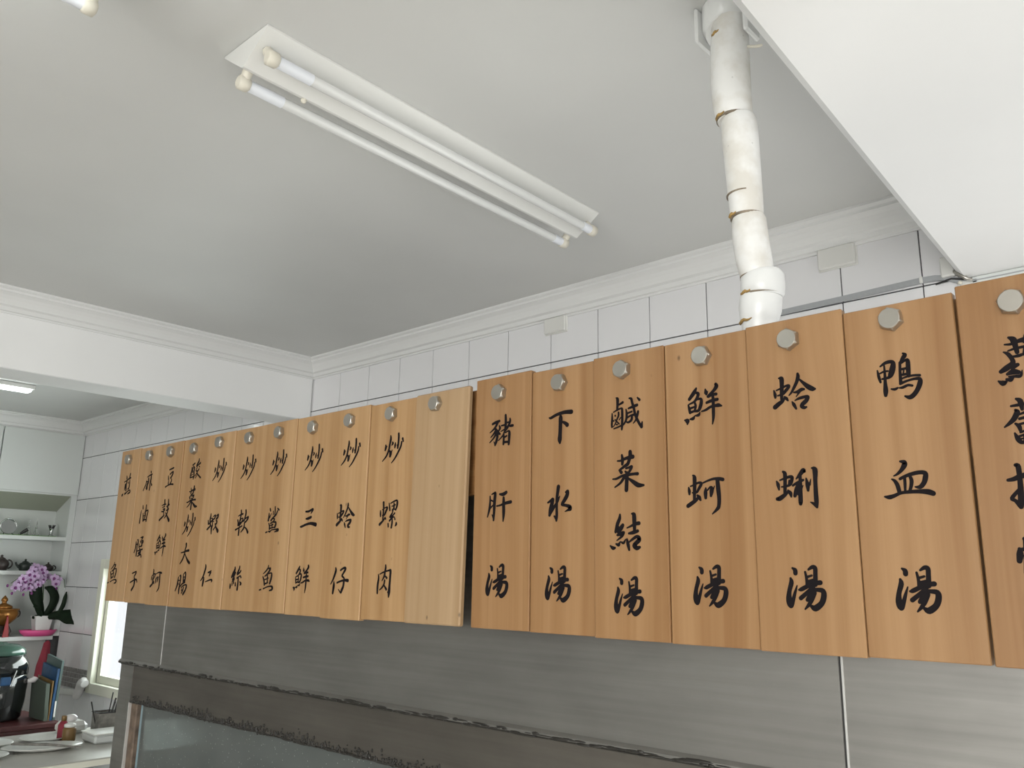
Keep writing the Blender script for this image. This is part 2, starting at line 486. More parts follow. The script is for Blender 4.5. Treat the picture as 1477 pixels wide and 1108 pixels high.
# the wall tiles, one object each
PX, PZ = 0.2505, 0.338
GX, GZ = 0.0038, 0.0045
XJ, ZJ = -2.4925, U(0.911)
full_mesh = None
def clip(r, h):
    """rectangle r minus hole h"""
    x0, x1, z0, z1 = r; a0, a1, c0, c1 = h
    if x1 <= a0 or x0 >= a1 or z1 <= c0 or z0 >= c1: return [r]
    out = []
    if x0 < a0: out.append((x0, a0, z0, z1))
    if x1 > a1: out.append((a1, x1, z0, z1))
    m0, m1 = max(x0, a0), min(x1, a1)
    if z0 < c0: out.append((m0, m1, z0, c0))
    if z1 > c1: out.append((m0, m1, c1, z1))
    return out
rows = list(range(-7, 1))
for row in rows:
    z0 = ZJ + row * PZ; z1 = z0 + PZ
    z0 = max(z0, 0.0); z1 = min(z1, CZ - 0.004)
    for k in range(-19, 13):
        x0 = XJ + k * PX; x1 = x0 + PX
        x0 = max(x0, -7.204)
        if x1 <= x0 + .01: continue
        if row < -1 and not (x0 < -3.6): continue       # behind the steel cabinet only the top course shows
        for (a, b, c, d) in clip((x0 + GX / 2, x1 - GX / 2, z0 + GZ / 2, z1 - GZ / 2), (WX0 - .002, WX1 + .002, WZ0 - .002, WZ1 + .002)):
            if b - a < .012 or d - c < .012: continue
            fullsize = abs(b - a - (PX - GX)) < 1e-4 and abs(d - c - (PZ - GZ)) < 1e-4
            if fullsize and full_mesh:
                o = bpy.data.objects.new('tile', full_mesh); COL.objects.link(o)
            else:
                w, h = (b - a) / 2, (d - c) / 2
                q = MB(); q.box((-w, 0, -h), (w, 0.008, h), bev=0.0012)
                me = q.mesh('tile', M['tile'])
                o = bpy.data.objects.new('tile', me); COL.objects.link(o)
                if fullsize: full_mesh = me
            o.location = ((a + b) / 2, WY - 0.0025 + random.uniform(-.0004, .0004), (c + d) / 2)
            o.parent = wall_back

# plaster for the stretch of wall right of the beam and below the top course behind the cabinet
KX0, KX1, KZ0, KZ1 = -1.70, .70, .85, 1.75      # added window, unseen behind the boards, invented to light the ceiling
mb = MB()
pt = ZJ - PZ - .003
mb.box((-3.58, WY - .003, 0), (KX0, WY + .004, pt)); mb.box((KX1, WY - .003, 0), (XR, WY + .004, pt))
mb.box((KX0, WY - .003, 0), (KX1, WY + .004, KZ0)); mb.box((KX0, WY - .003, KZ1), (KX1, WY + .004, pt))
mb.build('plaster', M['tile'], wall_back)

# left ceiling beam (runs along Y)
BX0, BX1, BZ = -4.232, -3.999, U(0.857)
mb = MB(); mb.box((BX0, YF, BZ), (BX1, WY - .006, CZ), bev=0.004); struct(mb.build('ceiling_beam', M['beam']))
# wide right beam, its left edge chamfered and a little out of square
mb = MB()
rz = U(0.905)
def re_x(y): return -0.485 - (y - 0.3) * 0.0545
for (ya, yb) in ((YF, WY - .006),):
    xa, xb = re_x(ya), re_x(yb)
    c = .022
    vs = []
    for (y, x) in ((ya, xa), (yb, xb)):
        vs += [(x - c, y, CZ - .001), (x - c, y, rz + c), (x, y, rz), (XR, y, rz), (XR, y, CZ - .001)]
    fs = [(i, (i + 1) % 5, (i + 1) % 5 + 5, i + 5) for i in range(5)] + [(4, 3, 2, 1, 0), (5, 6, 7, 8, 9)]
    mb.add(vs, fs)
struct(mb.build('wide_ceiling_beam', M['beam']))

# crown mouldings
CP = [(0, .104), (.006, .104), (.008, .097), (.017, .094), (.019, .086), (.021, .078), (.033, .072), (.036, .064), (.043, .050), (.053, .036), (.066, .026),
      (.071, .024), (.072, .015), (.079, .012), (.084, .008), (.084, 0), (0, 0)]
def crown_x(x0, x1, name):          # along the back wall
    mb = MB(); mb.prism([(WY - .003 - d, CZ - z) for d, z in CP], x0, x1, 'X'); return struct(mb.build(name, M['crown']))
def crown_y(x, sgn, y0, y1, name):  # along a face of constant x
    mb = MB(); mb.prism([(x + sgn * d, CZ - z) for d, z in CP], y0, y1, 'Y'); return struct(mb.build(name, M['crown']))
crown_x(BX1, re_x(WY) - .02, 'trim_1')
crown_y(BX1, 1, YF, WY - .004, 'trim_2')
crown_x(-7.2, BX0, 'trim_3')
crown_y(-7.2, 1, YF, WY - .004, 'trim_4')
crown_y(BX0, -1, YF, WY - .004, 'trim_5')

# window in the back wall: outer trim, sash, stile and glass
wroot = bpy.data.objects.new('window_1', None); COL.objects.link(wroot); struct(wroot)
def ring(mb, x0, x1, z0, z1, w, y0, y1):
    mb.box((x0, y0, z0), (x0 + w, y1, z1), bev=.003); mb.box((x1 - w, y0, z0), (x1, y1, z1), bev=.003)
    mb.box((x0 + w, y0, z0), (x1 - w, y1, z0 + w), bev=.003); mb.box((x0 + w, y0, z1 - w), (x1 - w, y1, z1), bev=.003)
mb = MB(); ring(mb, WX0 - .05, WX1 + .05, WZ0 - .05, WZ1 + .05, .07, WY - .022, WY + .02); mb.build('window_frame', M['ivory'], wroot)
mb = MB(); ring(mb, WX0 + .018, WX1 - .018, WZ0 + .018, WZ1 - .018, .055, WY + .02, WY + .06); mb.build('window_sash', M['ivory'], wroot)
mb = MB(); mb.box((WX0 + .06, WY + .045, WZ0 + .06), (WX1 - .06, WY + .049, WZ1 - .06)); mb.build('window_glass', M['pane'], wroot)

wroot2 = bpy.data.objects.new('added_window', None); COL.objects.link(wroot2); struct(wroot2)  # made-up window out of sight, housing the added ceiling light
mb = MB(); ring(mb, KX0 - .04, KX1 + .04, KZ0 - .04, KZ1 + .04, .06, WY - .018, WY + .02); mb.build('window_frame', M['ivory'], wroot2)
mb = MB(); mb.box((-.52, WY, KZ0 + .02), (-.48, WY + .04, KZ1 - .02), bev=.003); mb.build('window_mullion', M['ivory'], wroot2)
mb = MB(); mb.box((KX0 + .02, WY + .025, KZ0 + .02), (KX1 - .02, WY + .029, KZ1 - .02)); mb.build('window_glass', M['pane'], wroot2)

# ------------------------------------------------------------------ ceiling light fixtures
def fixture(name, label, ya, yb, lit):
    root = thing(name, label, 'light', (-1.625, (ya + yb) / 2, CZ), 'twin tube ceiling lights')
    H = CZ
    def X(x, y): return x - 0.024 * (y - 0.84)            # the batten sits a little askew
    mb = MB()
    A, Bx, C = (-1.526, H - .001), (-1.712, H - .001), (-1.622, H - .068)
    vs = []
    for y in (ya, yb):
        for (x, z) in (A, (A[0], H - .006), (C[0] + .004, C[1]), (C[0] - .004, C[1]), (Bx[0], H - .006), Bx):
            vs.append((X(x, y), y, z))
    fs = [(i, (i + 1) % 6, (i + 1) % 6 + 6, i + 6) for i in range(6)] + [(5, 4, 3, 2, 1, 0), (6, 7, 8, 9, 10, 11)]
    mb.add(vs, fs)
    mb.build('reflector', M['enamel'], root)
    # screw boss at the ridge
    mb = MB(); yy = ya + .17
    mb.ball((X(C[0] - .004, yy), yy, C[1] - .002), .008, 8, 4); mb.build('ridge_screw', M['socket'], root)
    for side, (tx, tz) in ((1, (-1.545, H - .066)), (-1, (-1.666, H - .076))):
        t0, t1 = ya + .035, yb - .02
        p = lambda y: (X(tx, y), y, tz)
        mb = MB(); mb.tube([p(t0 + .1), p(t1 - .05)], .0135, 16); mb.build('lamp_tube', M['lamp'] if lit else M['tube'], root)
        for (u0, u1) in ((t0 + .004, t0 + .1), (t1 - .05, t1 - .004)):
            mb = MB(); mb.tube([p(u0), p(u1)], .0142, 16); mb.build('tube_cap', M['tube_cap'], root)
        for (u, s) in ((t0, -1), (t1, 1)):
            mb = MB()
            q = Vector(p(u))
            mb.tube([q + Vector((0, s * .020, 0)), q + Vector((0, s * .016, 0)), q + Vector((0, -s * .004, 0)), q + Vector((0, -s * .008, 0))], [.012, .0185, .0185, .015], 14)
            # neck joining the socket to the sloping face
            n = Vector((-side * .6, 0, .8)).normalized()
            mb.tube([q + Vector((0, s * .006, 0)), q + Vector((0, s * .006, 0)) + n * .036], [.012, .013], 8)
            mb.build('lamp_socket', M['socket'], root)
            mb = MB(); mb.box((q.x - .006, u - s * .0085 - .0012, q.z - .013), (q.x + .006, u - s * .0085 + .0012, q.z + .013)); mb.build('contact_gap', M['black'], root)
    return root
fixture('fluorescent_light', 'unlit white twin tube light with ridged reflector in the middle of the ceiling', 0.84, 2.11, False)
fixture('fluorescent_light', 'lit twin tube light past the upper left corner, only its cream end showing', -0.80, 0.53, True)

root = thing('fluorescent_light', 'lit slim tube light on the far ceiling behind the beam', 'light', (-6.0, 1.2, CZ))
mb = MB(); mb.box((-6.05, .62, CZ - .03), (-5.97, 1.88, CZ - .001), bev=.004); mb.build('housing', M['enamel'], root)
mb = MB(); mb.box((-6.045, .64, CZ - .048), (-5.975, 1.86, CZ - .031), bev=.006); mb.build('diffuser', M['lamp'], root)

# ------------------------------------------------------------------ insulated pipe
PY = 1.45
root = thing('insulated_pipe', 'white foam wrapped pipe in stained segments dropping from ceiling behind the boards', 'pipe', (-.69, PY, U(.4)))
def seg(prof, mat='pipe', name='wrap_segment', segn=28):
    mb = MB(); mb.tube([(x, PY + dy, U(z)) for x, dy, z, r in prof], [r for x, dy, z, r in prof], segn); return mb.build(name, M[mat], root)
seg([(-.7255, 0, 1.199, .037), (-.7255, 0, 1.12, .038), (-.7265, 0, 1.10, .0395), (-.7285, 0, 1.02, .0405), (-.7275, 0, .965, .0395), (-.7245, 0, .935, .0375), (-.7225, 0, .925, .034)])
seg([(-.7150, 0, .928, .031), (-.7150, 0, .918, .0355), (-.7135, 0, .88, .0365), (-.7110, 0, .81, .0350), (-.7085, 0, .745, .0335), (-.7075, 0, .715, .0325), (-.7070, 0, .704, .030)])
seg([(-.7040, 0, .708, .029), (-.7040, 0, .698, .0330), (-.7035, 0, .67, .0345), (-.6985, 0, .62, .0345), (-.6930, 0, .585, .0325), (-.692, 0, .575, .030)])
seg([(-.6830, 0, .580, .036), (-.6822, 0, .574, .0412), (-.6825, 0, .553, .0415), (-.683, 0, .540, .0405), (-.6835, 0, .536, .037)], 'pvc', 'collar')
seg([(-.6870, 0, .541, .036), (-.6875, 0, .533, .0400), (-.6905, 0, .510, .0400), (-.6935, 0, .490, .0355), (-.695, 0, .478, .0315), (-.6955, 0, .365, .028)], 'pvc', 'elbow_fitting')
for (x, z, r) in ((-.7245, .9265, .0352), (-.7073, .7050, .0318), (-.6925, .5765, .0318), (-.6838, .5375, .0385)):
    mb = MB(); mb.tube([(x, PY, U(z) - .0025), (x, PY, U(z) + .0025)], r + .0008, 28); mb.build('seam_stain', M['stain_dark'], root)
for (x, z, r, a0, a1) in ((-.7225, .9290, .0372, 200, 262), (-.7080, .7080, .0331, 205, 258), (-.7255, 1.118, .0383, 225, 262), (-.6836, .5400, .0404, 215, 262), (-.6945, .4860, .0345, 195, 275)):
    n = 9; pts = []; rr = []
    for k in range(n):
        t = math.radians(a0 + (a1 - a0) * k / (n - 1))
        pts.append((x + r * math.cos(t), PY + r * math.sin(t), U(z) + .0015 * math.sin(k * 1.7))); rr.append(.0028 * math.sin(PI * (k + .6) / n) + .0006)
    mb = MB(); mb.tube(pts, rr, 8); mb.build('rust_stain', M['stain'], root)
mb = MB(); mb.tube([(-.711, PY, U(.7525) + .002), (-.711, PY, U(.7525) - .001)], .0348, 28); mb.build('wrap_line', M['stain_dark'], root)
# saddle bracket at the ceiling
mb = MB()
mb.tube([(-.735, PY + .01, U(1.199)), (-.735, PY + .01, U(1.150)), (-.732, PY + .008, U(1.140))], [.052, .052, .047], 24)
mb.build('ceiling_collar', M['pvc'], root)
for (p, q) in (((-.7905, PY - .035, U(1.115)), (-.782, PY + .03, U(1.199))), ((-.683, PY - .03, U(1.10)), (-.672, PY + .03, U(1.199)))):
    mb = MB(); mb.box(p, q, bev=.004); mb.build('bracket_arm', M['pvc'], root)
mb = MB(); mb.tube([(-.69, PY, U(1.080)), (-.672, PY, U(1.072)), (-.660, PY - .002, U(1.067)), (-.655, PY, U(1.068))], [.003, .003, .0035, .002], 7); mb.build('loose_strap', M['socket'], root)

# ------------------------------------------------------------------ small fittings on the tiled wall
def cover(label, x0, x1, z0, z1, d):
    o = thing('cover_plate', label, 'cover', ((x0 + x1) / 2, WY - .003, U((z0 + z1) / 2)))
    mb = MB(); mb.box((x0, WY - d, U(z0)), (x1, WY - .0029, U(z1)), bev=.004); mb.build('lid', M['boxw'], o)
    mb = MB(); mb.box((x0 - .004, WY - .008, U(z0) - .004), (x1 + .004, WY - .0029, U(z1) + .004), bev=.002); mb.build('backing', M['boxw'], o)
cover('small blank cover plate on the tiles above the middle boards', -2.268, -2.152, 1.036, 1.103, .022)
cover('larger blank cover plate on the tiles right of the white pipe', -1.056, -.932, 1.034, 1.105, .024)
cover('blank cover box in the corner under the wide beam', -.680, -.640, .918, .982, .03)

root = thing('wall_cable', 'flat grey cable clipped along the tile joint right of the white pipe', 'cable', (-.7, WY - .01, U(.92)))
mb = MB()
pts = [(-1.30, .917), (-1.197, .919), (-1.0, .922), (-.86, .9255), (-.74, .9285), (-.70, .9265), (-.665, .918), (-.625, .898), (-.60, .893)]
for i in range(len(pts) - 1):
    (x0, z0), (x1, z1) = pts[i], pts[i + 1]
    mb.add([(x0, WY - .006, U(z0) - .010), (x1, WY - .006, U(z1) - .010), (x1, WY - .006, U(z1) + .010), (x0, WY - .006, U(z0) + .010),
            (x0, WY - .014, U(z0) - .008), (x1, WY - .014, U(z1) - .008), (x1, WY - .014, U(z1) + .008), (x0, WY - .014, U(z0) + .008)],
           [(4, 5, 6, 7), (0, 4, 7, 3), (1, 2, 6, 5), (3, 7, 6, 2), (0, 1, 5, 4)])
mb.build('cable_run', M['cable'], root)
mb = MB(); mb.tube([(-.70, WY - .012, U(.905)), (-.655, WY - .014, U(.912)), (-.62, WY - .014, U(.902))], .003, 6); mb.build('thin_wire', M['black'], root)
for (p, q) in (((-.640, WY - .016, U(.885)), (-.585, WY - .006, U(.897))), ((-.745, WY - .017, U(.919)), (-.735, WY - .006, U(.939)))):
    mb = MB(); mb.box(p, q, bev=.0015); mb.build('clip', M['boxw'], root)

root = thing('conduit', 'white plastic trunking strip right of the corner hook below the wide beam', 'conduit', (0, WY - .01, U(.89)))
mb = MB(); mb.box((-.60, WY - .016, U(.880)), (2.2, WY - .003, U(.9045)), bev=.003); mb.build('trunking', M['cabinet'], root)
mb = MB(); mb.box((-.60, WY - .019, U(.890)), (2.2, WY - .0162, U(.893))); mb.build('lid_line', M['cable'], root)

root = thing('wall_hook', 'small bent metal hook at the corner of the wide beam', 'hook', (-.63, WY - .02, U(.92)))
mb = MB(); mb.tube([(-.647, WY - .010, U(.925)), (-.640, WY - .028, U(.928)), (-.625, WY - .034, U(.912)), (-.608, WY - .034, U(.896)), (-.596, WY - .026, U(.892))], [.006, .006, .006, .006, .004], 8); mb.build('hook_arm', M['bolt'], root)
mb = MB(); mb.ball((-.628, WY - .03, U(.889)), (.007, .006, .006), 8, 5); mb.build('wing_screw', M['socket'], root)

# ------------------------------------------------------------------ brush lettering: strokes as (x, z, width) in 0.1 mm about each character's centre
GLYPHS = {
    '豬': '-249,158,41;-165,185,47;-58,203,42|-102,185,49;-162,93,43;-241,29,31;-321,-16,17|-180,68,35;-124,-17,62;-108,-110,52;-136,-218,54;-169,-294,31|-203,-218,16;-170,-280,32|-160,7,43;-221,-59,34;-295,-117,18|-145,-60,47;-218,-145,32;-319,-224,20|-60,105,23;-37,53,49;-71,-3,27|-97,-6,43;-69,-49,44;-33,-72,34|116,304,45;123,199,53;121,88,51;102,-27,37|111,141,34;207,150,27|2,98,23;94,104,34|240,224,26;245,178,44;221,109,44;166,37,47;97,-33,36;47,-113,30;-74,-205,18|243,61,28;269,68,42;321,69,43|-8,-22,16;79,8,25|73,-89,33;75,-187,42;69,-290,42|124,-59,22;202,-32,29;231,-67,51;227,-170,54;217,-304,44|100,-151,33;161,-128,28|85,-253,39;207,-258,36',
    '肝': '-210,262,21;-132,288,35;-115,268,58;-132,102,63;-137,-87,53;-148,-260,37|-193,-153,18;-149,-208,46|-257,223,27;-253,108,41;-270,-36,48;-319,-190,23|-239,149,24;-180,123,27|-156,50,23;-255,-22,32|11,254,30;110,248,59;191,281,54|-66,19,25;43,33,31;166,65,47;319,84,53|122,176,46;125,52,62;130,-136,60;118,-288,26',
    '下': '-277,226,22;-229,220,44;-87,267,48;101,293,57;277,282,70|8,241,42;13,188,75;8,63,71;0,-121,71;-9,-230,80;-4,-293,42|36,119,26;120,80,52;176,37,68',
    '水': '-12,319,65;-26,234,60;-48,92,51;-52,-86,46;-51,-227,51;-60,-319,37|-111,-236,28;-69,-276,48|-272,28,27;-192,64,47;-146,83,54;-173,-9,70;-200,-115,79;-228,-213,47|-209,-186,44;-126,-75,48;-43,21,39;-16,69,40;21,135,18|167,205,29;213,213,60;195,136,67;131,47,61;77,-21,44;168,-43,44;258,-71,60;272,-110,70;222,-133,37;150,-158,13',
    '鹹': '-229,302,20;-199,275,48;-200,172,43;-209,76,36|-169,165,27;-85,199,39|-291,41,17;-194,77,26;-109,93,26;-99,50,41;-98,-110,42;-107,-236,42;-112,-299,30|-322,19,19;-323,-84,36;-332,-180,36;-329,-231,32|-287,-268,19;-206,-251,25;-130,-228,26|-179,21,31;-180,-37,31;-220,-109,26;-259,-188,20;-306,-234,13|-253,-28,29;-248,-36,21|-297,-116,23;-285,-127,20|-258,-104,20;-197,-163,22;-167,-192,20|-229,-197,22;-206,-200,22|-127,-75,16;-166,-115,16|60,257,22;105,241,39;126,162,39;154,82,41;175,-16,41;217,-134,43;273,-235,42;316,-302,39|316,-295,49;332,-210,21|42,71,27;132,91,41;229,111,43|239,246,23;283,199,39|-11,58,22;2,-26,39;-7,-121,37;-54,-198,28;-107,-236,20|18,-16,28;115,4,28|16,-98,26;84,-68,28;159,-58,36|117,-85,35;105,-146,40;44,-184,31;7,-179,26|249,-12,37;232,-86,36;194,-163,28;145,-214,15',
    '菜': '-224,195,22;-137,196,33;-41,228,45;110,246,60|-126,294,33;-113,210,52;-119,131,43|55,338,57;54,267,62;24,175,52;-5,122,54;-82,81,43;-159,39,34|-178,25,39;-141,-18,51|-40,46,26;31,60,36;83,68,45;49,8,42;20,-29,33|-55,-8,30;-9,-59,46|-18,-42,57;-25,-159,61;-37,-338,61|-330,-127,20;-248,-125,33;-132,-85,37;-28,-73,44;123,-64,39;206,-66,47|-85,-116,46;-163,-205,37;-284,-276,21|9,-134,28;120,-208,56;220,-268,66;330,-275,31',
    '結': '-97,303,31;-107,232,52;-153,140,56;-194,5,44|-39,115,53;-84,59,66;-137,-3,46|-145,83,53;-154,40,53|-156,-53,33;-85,-33,55;-15,-10,35;-60,-76,38;-170,-148,15|-313,-239,22;-256,-279,51;-212,-276,32|-189,-208,23;-132,-224,48;-96,-175,20;-27,-193,38;17,-134,20|155,311,22;202,291,62;208,171,64;210,65,53;209,9,49|51,66,18;151,102,33;220,132,44;305,140,53|88,-30,28;174,-18,50;277,7,43|48,-128,26;68,-213,53;92,-311,36|81,-188,18;163,-134,36;249,-90,44;300,-112,60;295,-154,66;239,-201,58;204,-243,68;254,-285,60;313,-272,39',
    '鮮': '-114,317,29;-158,249,58;-252,144,46|-125,244,32;-78,216,47;-105,146,43;-164,88,33;-259,56,22|-106,124,29;-33,122,37;-23,70,48;-46,-14,51;-89,-75,40;-170,-76,33;-244,-92,33|-276,44,24;-262,-17,37;-244,-92,41|-152,79,28;-134,11,37;-153,-59,30|-241,-19,32;-155,-1,27|-355,-211,20;-302,-231,64;-304,-286,23|-248,-205,21;-191,-200,46;-161,-164,20|-148,-155,18;-84,-151,42;-54,-108,16|61,277,20;71,217,51;78,180,22|108,234,11;90,193,24|262,336,44;272,298,58;219,233,44;137,172,36;100,144,28;127,130,20|136,147,30;200,167,37;263,166,40|80,42,36;180,65,44;282,73,42|200,171,38;203,55,43;201,-89,47;195,-231,39;175,-336,16|-21,-97,19;63,-79,34;152,-39,36;247,-30,42;301,-30,51;355,-47,22',
    '蚵': '-220,327,26;-194,291,55;-196,155,54;-204,19,48;-208,-82,43|-273,149,20;-203,169,27;-132,198,30;-79,195,37;-72,167,43;-121,96,39;-161,44,32;-242,39,19|-309,128,23;-299,72,45;-298,18,30|-332,-177,53;-276,-146,55;-182,-90,49;-142,-52,35|-148,-11,29;-115,-46,52;-93,-88,31|-33,192,21;59,223,27;166,246,34;270,239,45;332,225,46|232,228,52;241,94,61;252,-72,55;244,-184,51;219,-242,47;119,-327,15|13,101,23;6,28,54;6,-59,39|45,66,20;92,110,26;122,102,41;120,48,60;105,-31,34|142,47,21;175,125,13',
    '蛤': '-238,250,24;-198,234,58;-198,121,53;-208,1,47;-214,-102,36|-293,58,18;-216,81,26;-139,107,29;-89,112,33;-85,87,39;-138,33,42;-190,-14,34;-273,-30,20|-334,61,19;-319,-9,42;-315,-55,30|-328,-209,60;-268,-168,56;-203,-128,46;-170,-90,29|-162,-66,27;-133,-95,40;-110,-128,22|72,276,33;75,227,48;48,146,43;-7,51,37;-47,-9,27;-87,-49,15|88,192,20;156,118,39;236,41,60;299,2,55;334,-3,28|-8,-12,18;51,-11,37;119,16,44;159,16,29|87,-16,29;28,-86,11|-44,-158,15;-17,-206,42;16,-276,25|6,-143,15;80,-117,35;178,-106,39;213,-117,45;186,-167,53;122,-218,52;108,-252,44;149,-275,39;182,-270,23',
    '蜊': '-200,274,26;-169,240,50;-172,133,46;-180,7,44;-187,-55,37|-255,144,18;-194,163,27;-113,185,35;-61,182,42;-60,144,43;-87,77,40;-141,49,29;-234,39,18|-103,128,26;-106,84,33|-309,129,20;-289,77,45;-277,0,23|-312,-143,44;-271,-138,56;-196,-92,48;-147,-51,36|-132,-21,24;-96,-66,47;-86,-117,25|9,149,16;65,204,43;127,269,57;145,255,36|75,210,37;70,86,44;63,-69,53;59,-192,55;56,-235,42|-49,50,27;25,89,33;117,123,30|36,57,42;5,-16,55;-26,-108,43|43,-31,32;27,-86,30|112,40,11;83,-8,24|167,145,19;183,48,50;187,-39,30|215,46,29;239,130,9|263,296,19;312,267,62;307,101,49;304,-83,52;305,-205,54;308,-296,30|213,-218,12;265,-245,36;302,-290,30',
    '鴨': '-244,183,18;-170,224,37;-96,233,41;-59,206,49;-76,117,67;-106,37,60;-142,1,34;-229,-8,23|-289,129,15;-276,35,34;-257,-53,25|-187,184,19;-187,64,28;-192,-77,38;-194,-189,54;-200,-258,38|-263,75,17;-201,98,23;-141,99,20|86,330,19;113,301,46;83,260,45;46,210,26|36,198,30;28,66,31;25,-39,36;23,-108,37|44,186,27;132,227,29;146,194,47;142,83,51;141,-14,42|56,96,29;115,101,27|56,13,29;114,17,29|80,72,16;71,38,16|45,-42,18;117,-23,25;214,-19,26;289,-30,30|19,-114,33;112,-86,26;216,-71,30;284,-84,42;282,-146,55;239,-236,51;183,-303,52;129,-330,49;67,-305,20|-114,-175,17;-65,-186,31;-25,-171,22|1,-174,17;46,-174,31;119,-150,28;176,-165,26',
    '血': '-74,249,23;-23,234,49;-21,193,58;-65,127,43;-125,74,29;-177,48,14|-208,4,17;-172,-21,35;-138,-87,46;-119,-186,43|-95,2,32;-29,32,35;66,60,41;176,75,44;244,59,48;244,2,56;216,-75,51;163,-128,46;99,-124,17|-33,10,31;-35,-76,32;-40,-162,26|37,39,31;56,-31,41;44,-110,37;18,-182,30|-324,-238,19;-263,-249,47;-195,-233,41;-103,-198,34;18,-188,38;152,-190,45;258,-201,59;324,-227,54',
    '蘿': '-105,217,17;-34,211,29;39,233,38;119,246,51;204,244,38|-48,304,26;2,267,63;17,188,52;30,89,42|146,303,29;125,217,32|-73,124,17;6,142,26;109,151,29;182,152,33;173,65,32|-28,37,22;42,39,33;98,50,29;171,51,26|123,142,22;102,56,22|-127,116,16;-77,80,39;-38,4,42;-38,-51,50;-115,-107,60;-184,-145,42|-43,-98,61;18,-80,38|-111,-190,31;-44,-167,60;19,-183,44|-97,-227,18;-21,-232,30;25,-238,35;50,-215,23;62,-162,9|-227,-269,16;-177,-304,57;-139,-289,30|-130,-256,22;-84,-270,45;-52,-247,23|143,2,30;112,-75,25|136,-65,24;111,-299,27|134,-79,22;227,-73,28|127,-146,19;208,-145,21|119,-219,19;200,-218,21|87,-302,23;225,-302,32|204,-22,21;168,-294,18',
    '蔔': '-90,221,23;-7,227,32;80,233,31;194,238,37|-22,310,25;21,274,54;32,165,32|133,306,32;108,176,26|-44,161,29;-29,132,53;-73,50,51;-137,-9,35;-194,-50,15|-15,97,18;68,121,30;181,120,43;173,-57,46;127,-282,43;78,-310,23|-10,43,28;61,55,30;106,56,25|-62,-18,24;-26,-55,42;-15,-116,30|-17,-29,24;53,-17,24;98,-22,22;78,-99,23;-17,-136,23|-84,-142,18;-55,-218,49;-20,-267,40;50,-261,36|-34,-187,23;37,-168,25;94,-167,27;77,-270,32|19,-172,18;16,-258,18|-26,-221,18;77,-218,18',
    '排': '-91,273,36;-64,251,49;-61,68,48;-74,-163,57;-85,-265,47|-197,84,32;-133,93,43;-61,120,53;10,141,48|-84,-47,33;-176,-151,38;-139,-186,35;-89,-252,52|77,240,34;45,-3,33;-22,-255,28|134,249,33;77,-273,39|4,90,30;57,106,35|-8,-25,27;44,-9,32|-32,-140,25;26,-124,30|117,95,35;197,115,35|106,-7,33;185,8,32|94,-121,32;184,-100,40',
    '骨': '-99,82,34;-100,20,62;-115,-68,50|-29,207,42;94,217,42;69,80,37|-29,207,31;-37,82,31|-94,70,35;115,99,43;73,18,26|-41,-6,31;-63,-217,31|-41,-6,34;60,6,40;36,-217,37|-49,-81,25;52,-68,24|-55,-143,24;46,-130,24',
    '湯': '-183,280,22;-144,251,50;-140,208,52|-217,132,29;-209,73,54;-249,-54,51;-259,-172,69;-236,-247,63;-197,-170,45;-163,-69,34;-126,32,14|6,226,25;22,134,33;25,34,39|57,260,24;113,293,43;156,281,50;156,194,50;147,53,54|44,159,28;102,177,24|30,84,42;120,110,37|-98,-26,24;-61,-17,46;49,35,46;149,69,47;221,79,52|112,19,51;60,-31,45;-80,-142,48|93,-22,38;172,-21,43;250,-36,56;259,-109,63;219,-208,62;126,-276,68;72,-253,39|73,-64,43;16,-164,42|121,-63,59;80,-163,48;34,-230,40;-24,-293,17',
    '炒': '-98,307,32;-92,229,56;-122,98,51;-147,-18,48;-228,-159,41;-363,-269,20|-265,97,37;-261,44,61;-280,-10,44|-212,77,15;-244,43,32|-30,156,24;-10,124,49;-47,84,21|-123,-35,24;-79,-98,76;-90,-170,53|-22,-29,17;-56,-100,39|188,333,47;195,237,50;188,105,48;173,4,48|151,65,33;177,26,44|86,123,28;78,72,48;71,17,32|336,204,49;363,140,34|308,130,38;277,16,44;166,-141,43;74,-250,35;-27,-333,20',
    '螺': '-193,278,50;-185,184,45;-185,40,43;-193,-81,39;-189,-124,43|-225,114,17;-154,146,23;-65,168,27;-52,142,47;-102,58,47;-142,-5,38;-220,-16,18|-292,95,23;-287,30,43;-281,-35,32|-300,-221,53;-230,-173,44;-156,-118,33;-125,-77,29|-121,-62,23;-95,-99,37|7,254,22;29,174,39;47,88,37|63,247,21;182,288,30;280,304,33;300,254,53;290,169,46;252,93,34|185,245,31;183,132,46;131,77,24|113,177,19;232,207,28|129,106,20;240,108,26|160,69,26;126,6,37;59,-62,36;140,-44,27;224,17,33|162,-38,31;130,-51,24|54,-147,39;133,-86,37;209,-68,23;246,-125,31|145,-108,35;147,-206,45;127,-304,42|9,-216,37;20,-280,35|289,-197,27;297,-232,52;262,-270,23',
    '肉': '37,346,34;41,285,49;19,186,48;6,110,49;-70,3,20|18,118,26;95,65,44|-156,147,20;-13,197,28;166,232,32;215,225,56;213,89,53;204,-99,55;196,-234,74;187,-346,33|143,-242,19;181,-271,35|-204,139,24;-191,47,44;-215,-105,54;-214,-272,42|26,12,41;9,-72,39;-47,-140,36;-134,-199,22|10,-94,28;96,-183,48',
    '仔': '-168,291,34;-155,232,57;-194,129,55;-257,11,43;-334,-89,22|-209,-25,22;-205,-127,67;-231,-295,50|30,240,38;124,284,39;208,295,45;212,255,55;136,161,43;99,109,41;184,52,40;180,-27,56;166,-136,57;114,-223,61;83,-281,35;-17,-204,19|-82,-53,35;56,-14,37;200,9,45;334,3,63',
    '三': '-137,163,36;-1,165,45;153,215,45|167,200,64;104,111,27|-108,-20,30;-16,-16,54;116,15,53|-334,-215,32;-265,-210,48;-84,-166,47;123,-144,58;334,-179,80',
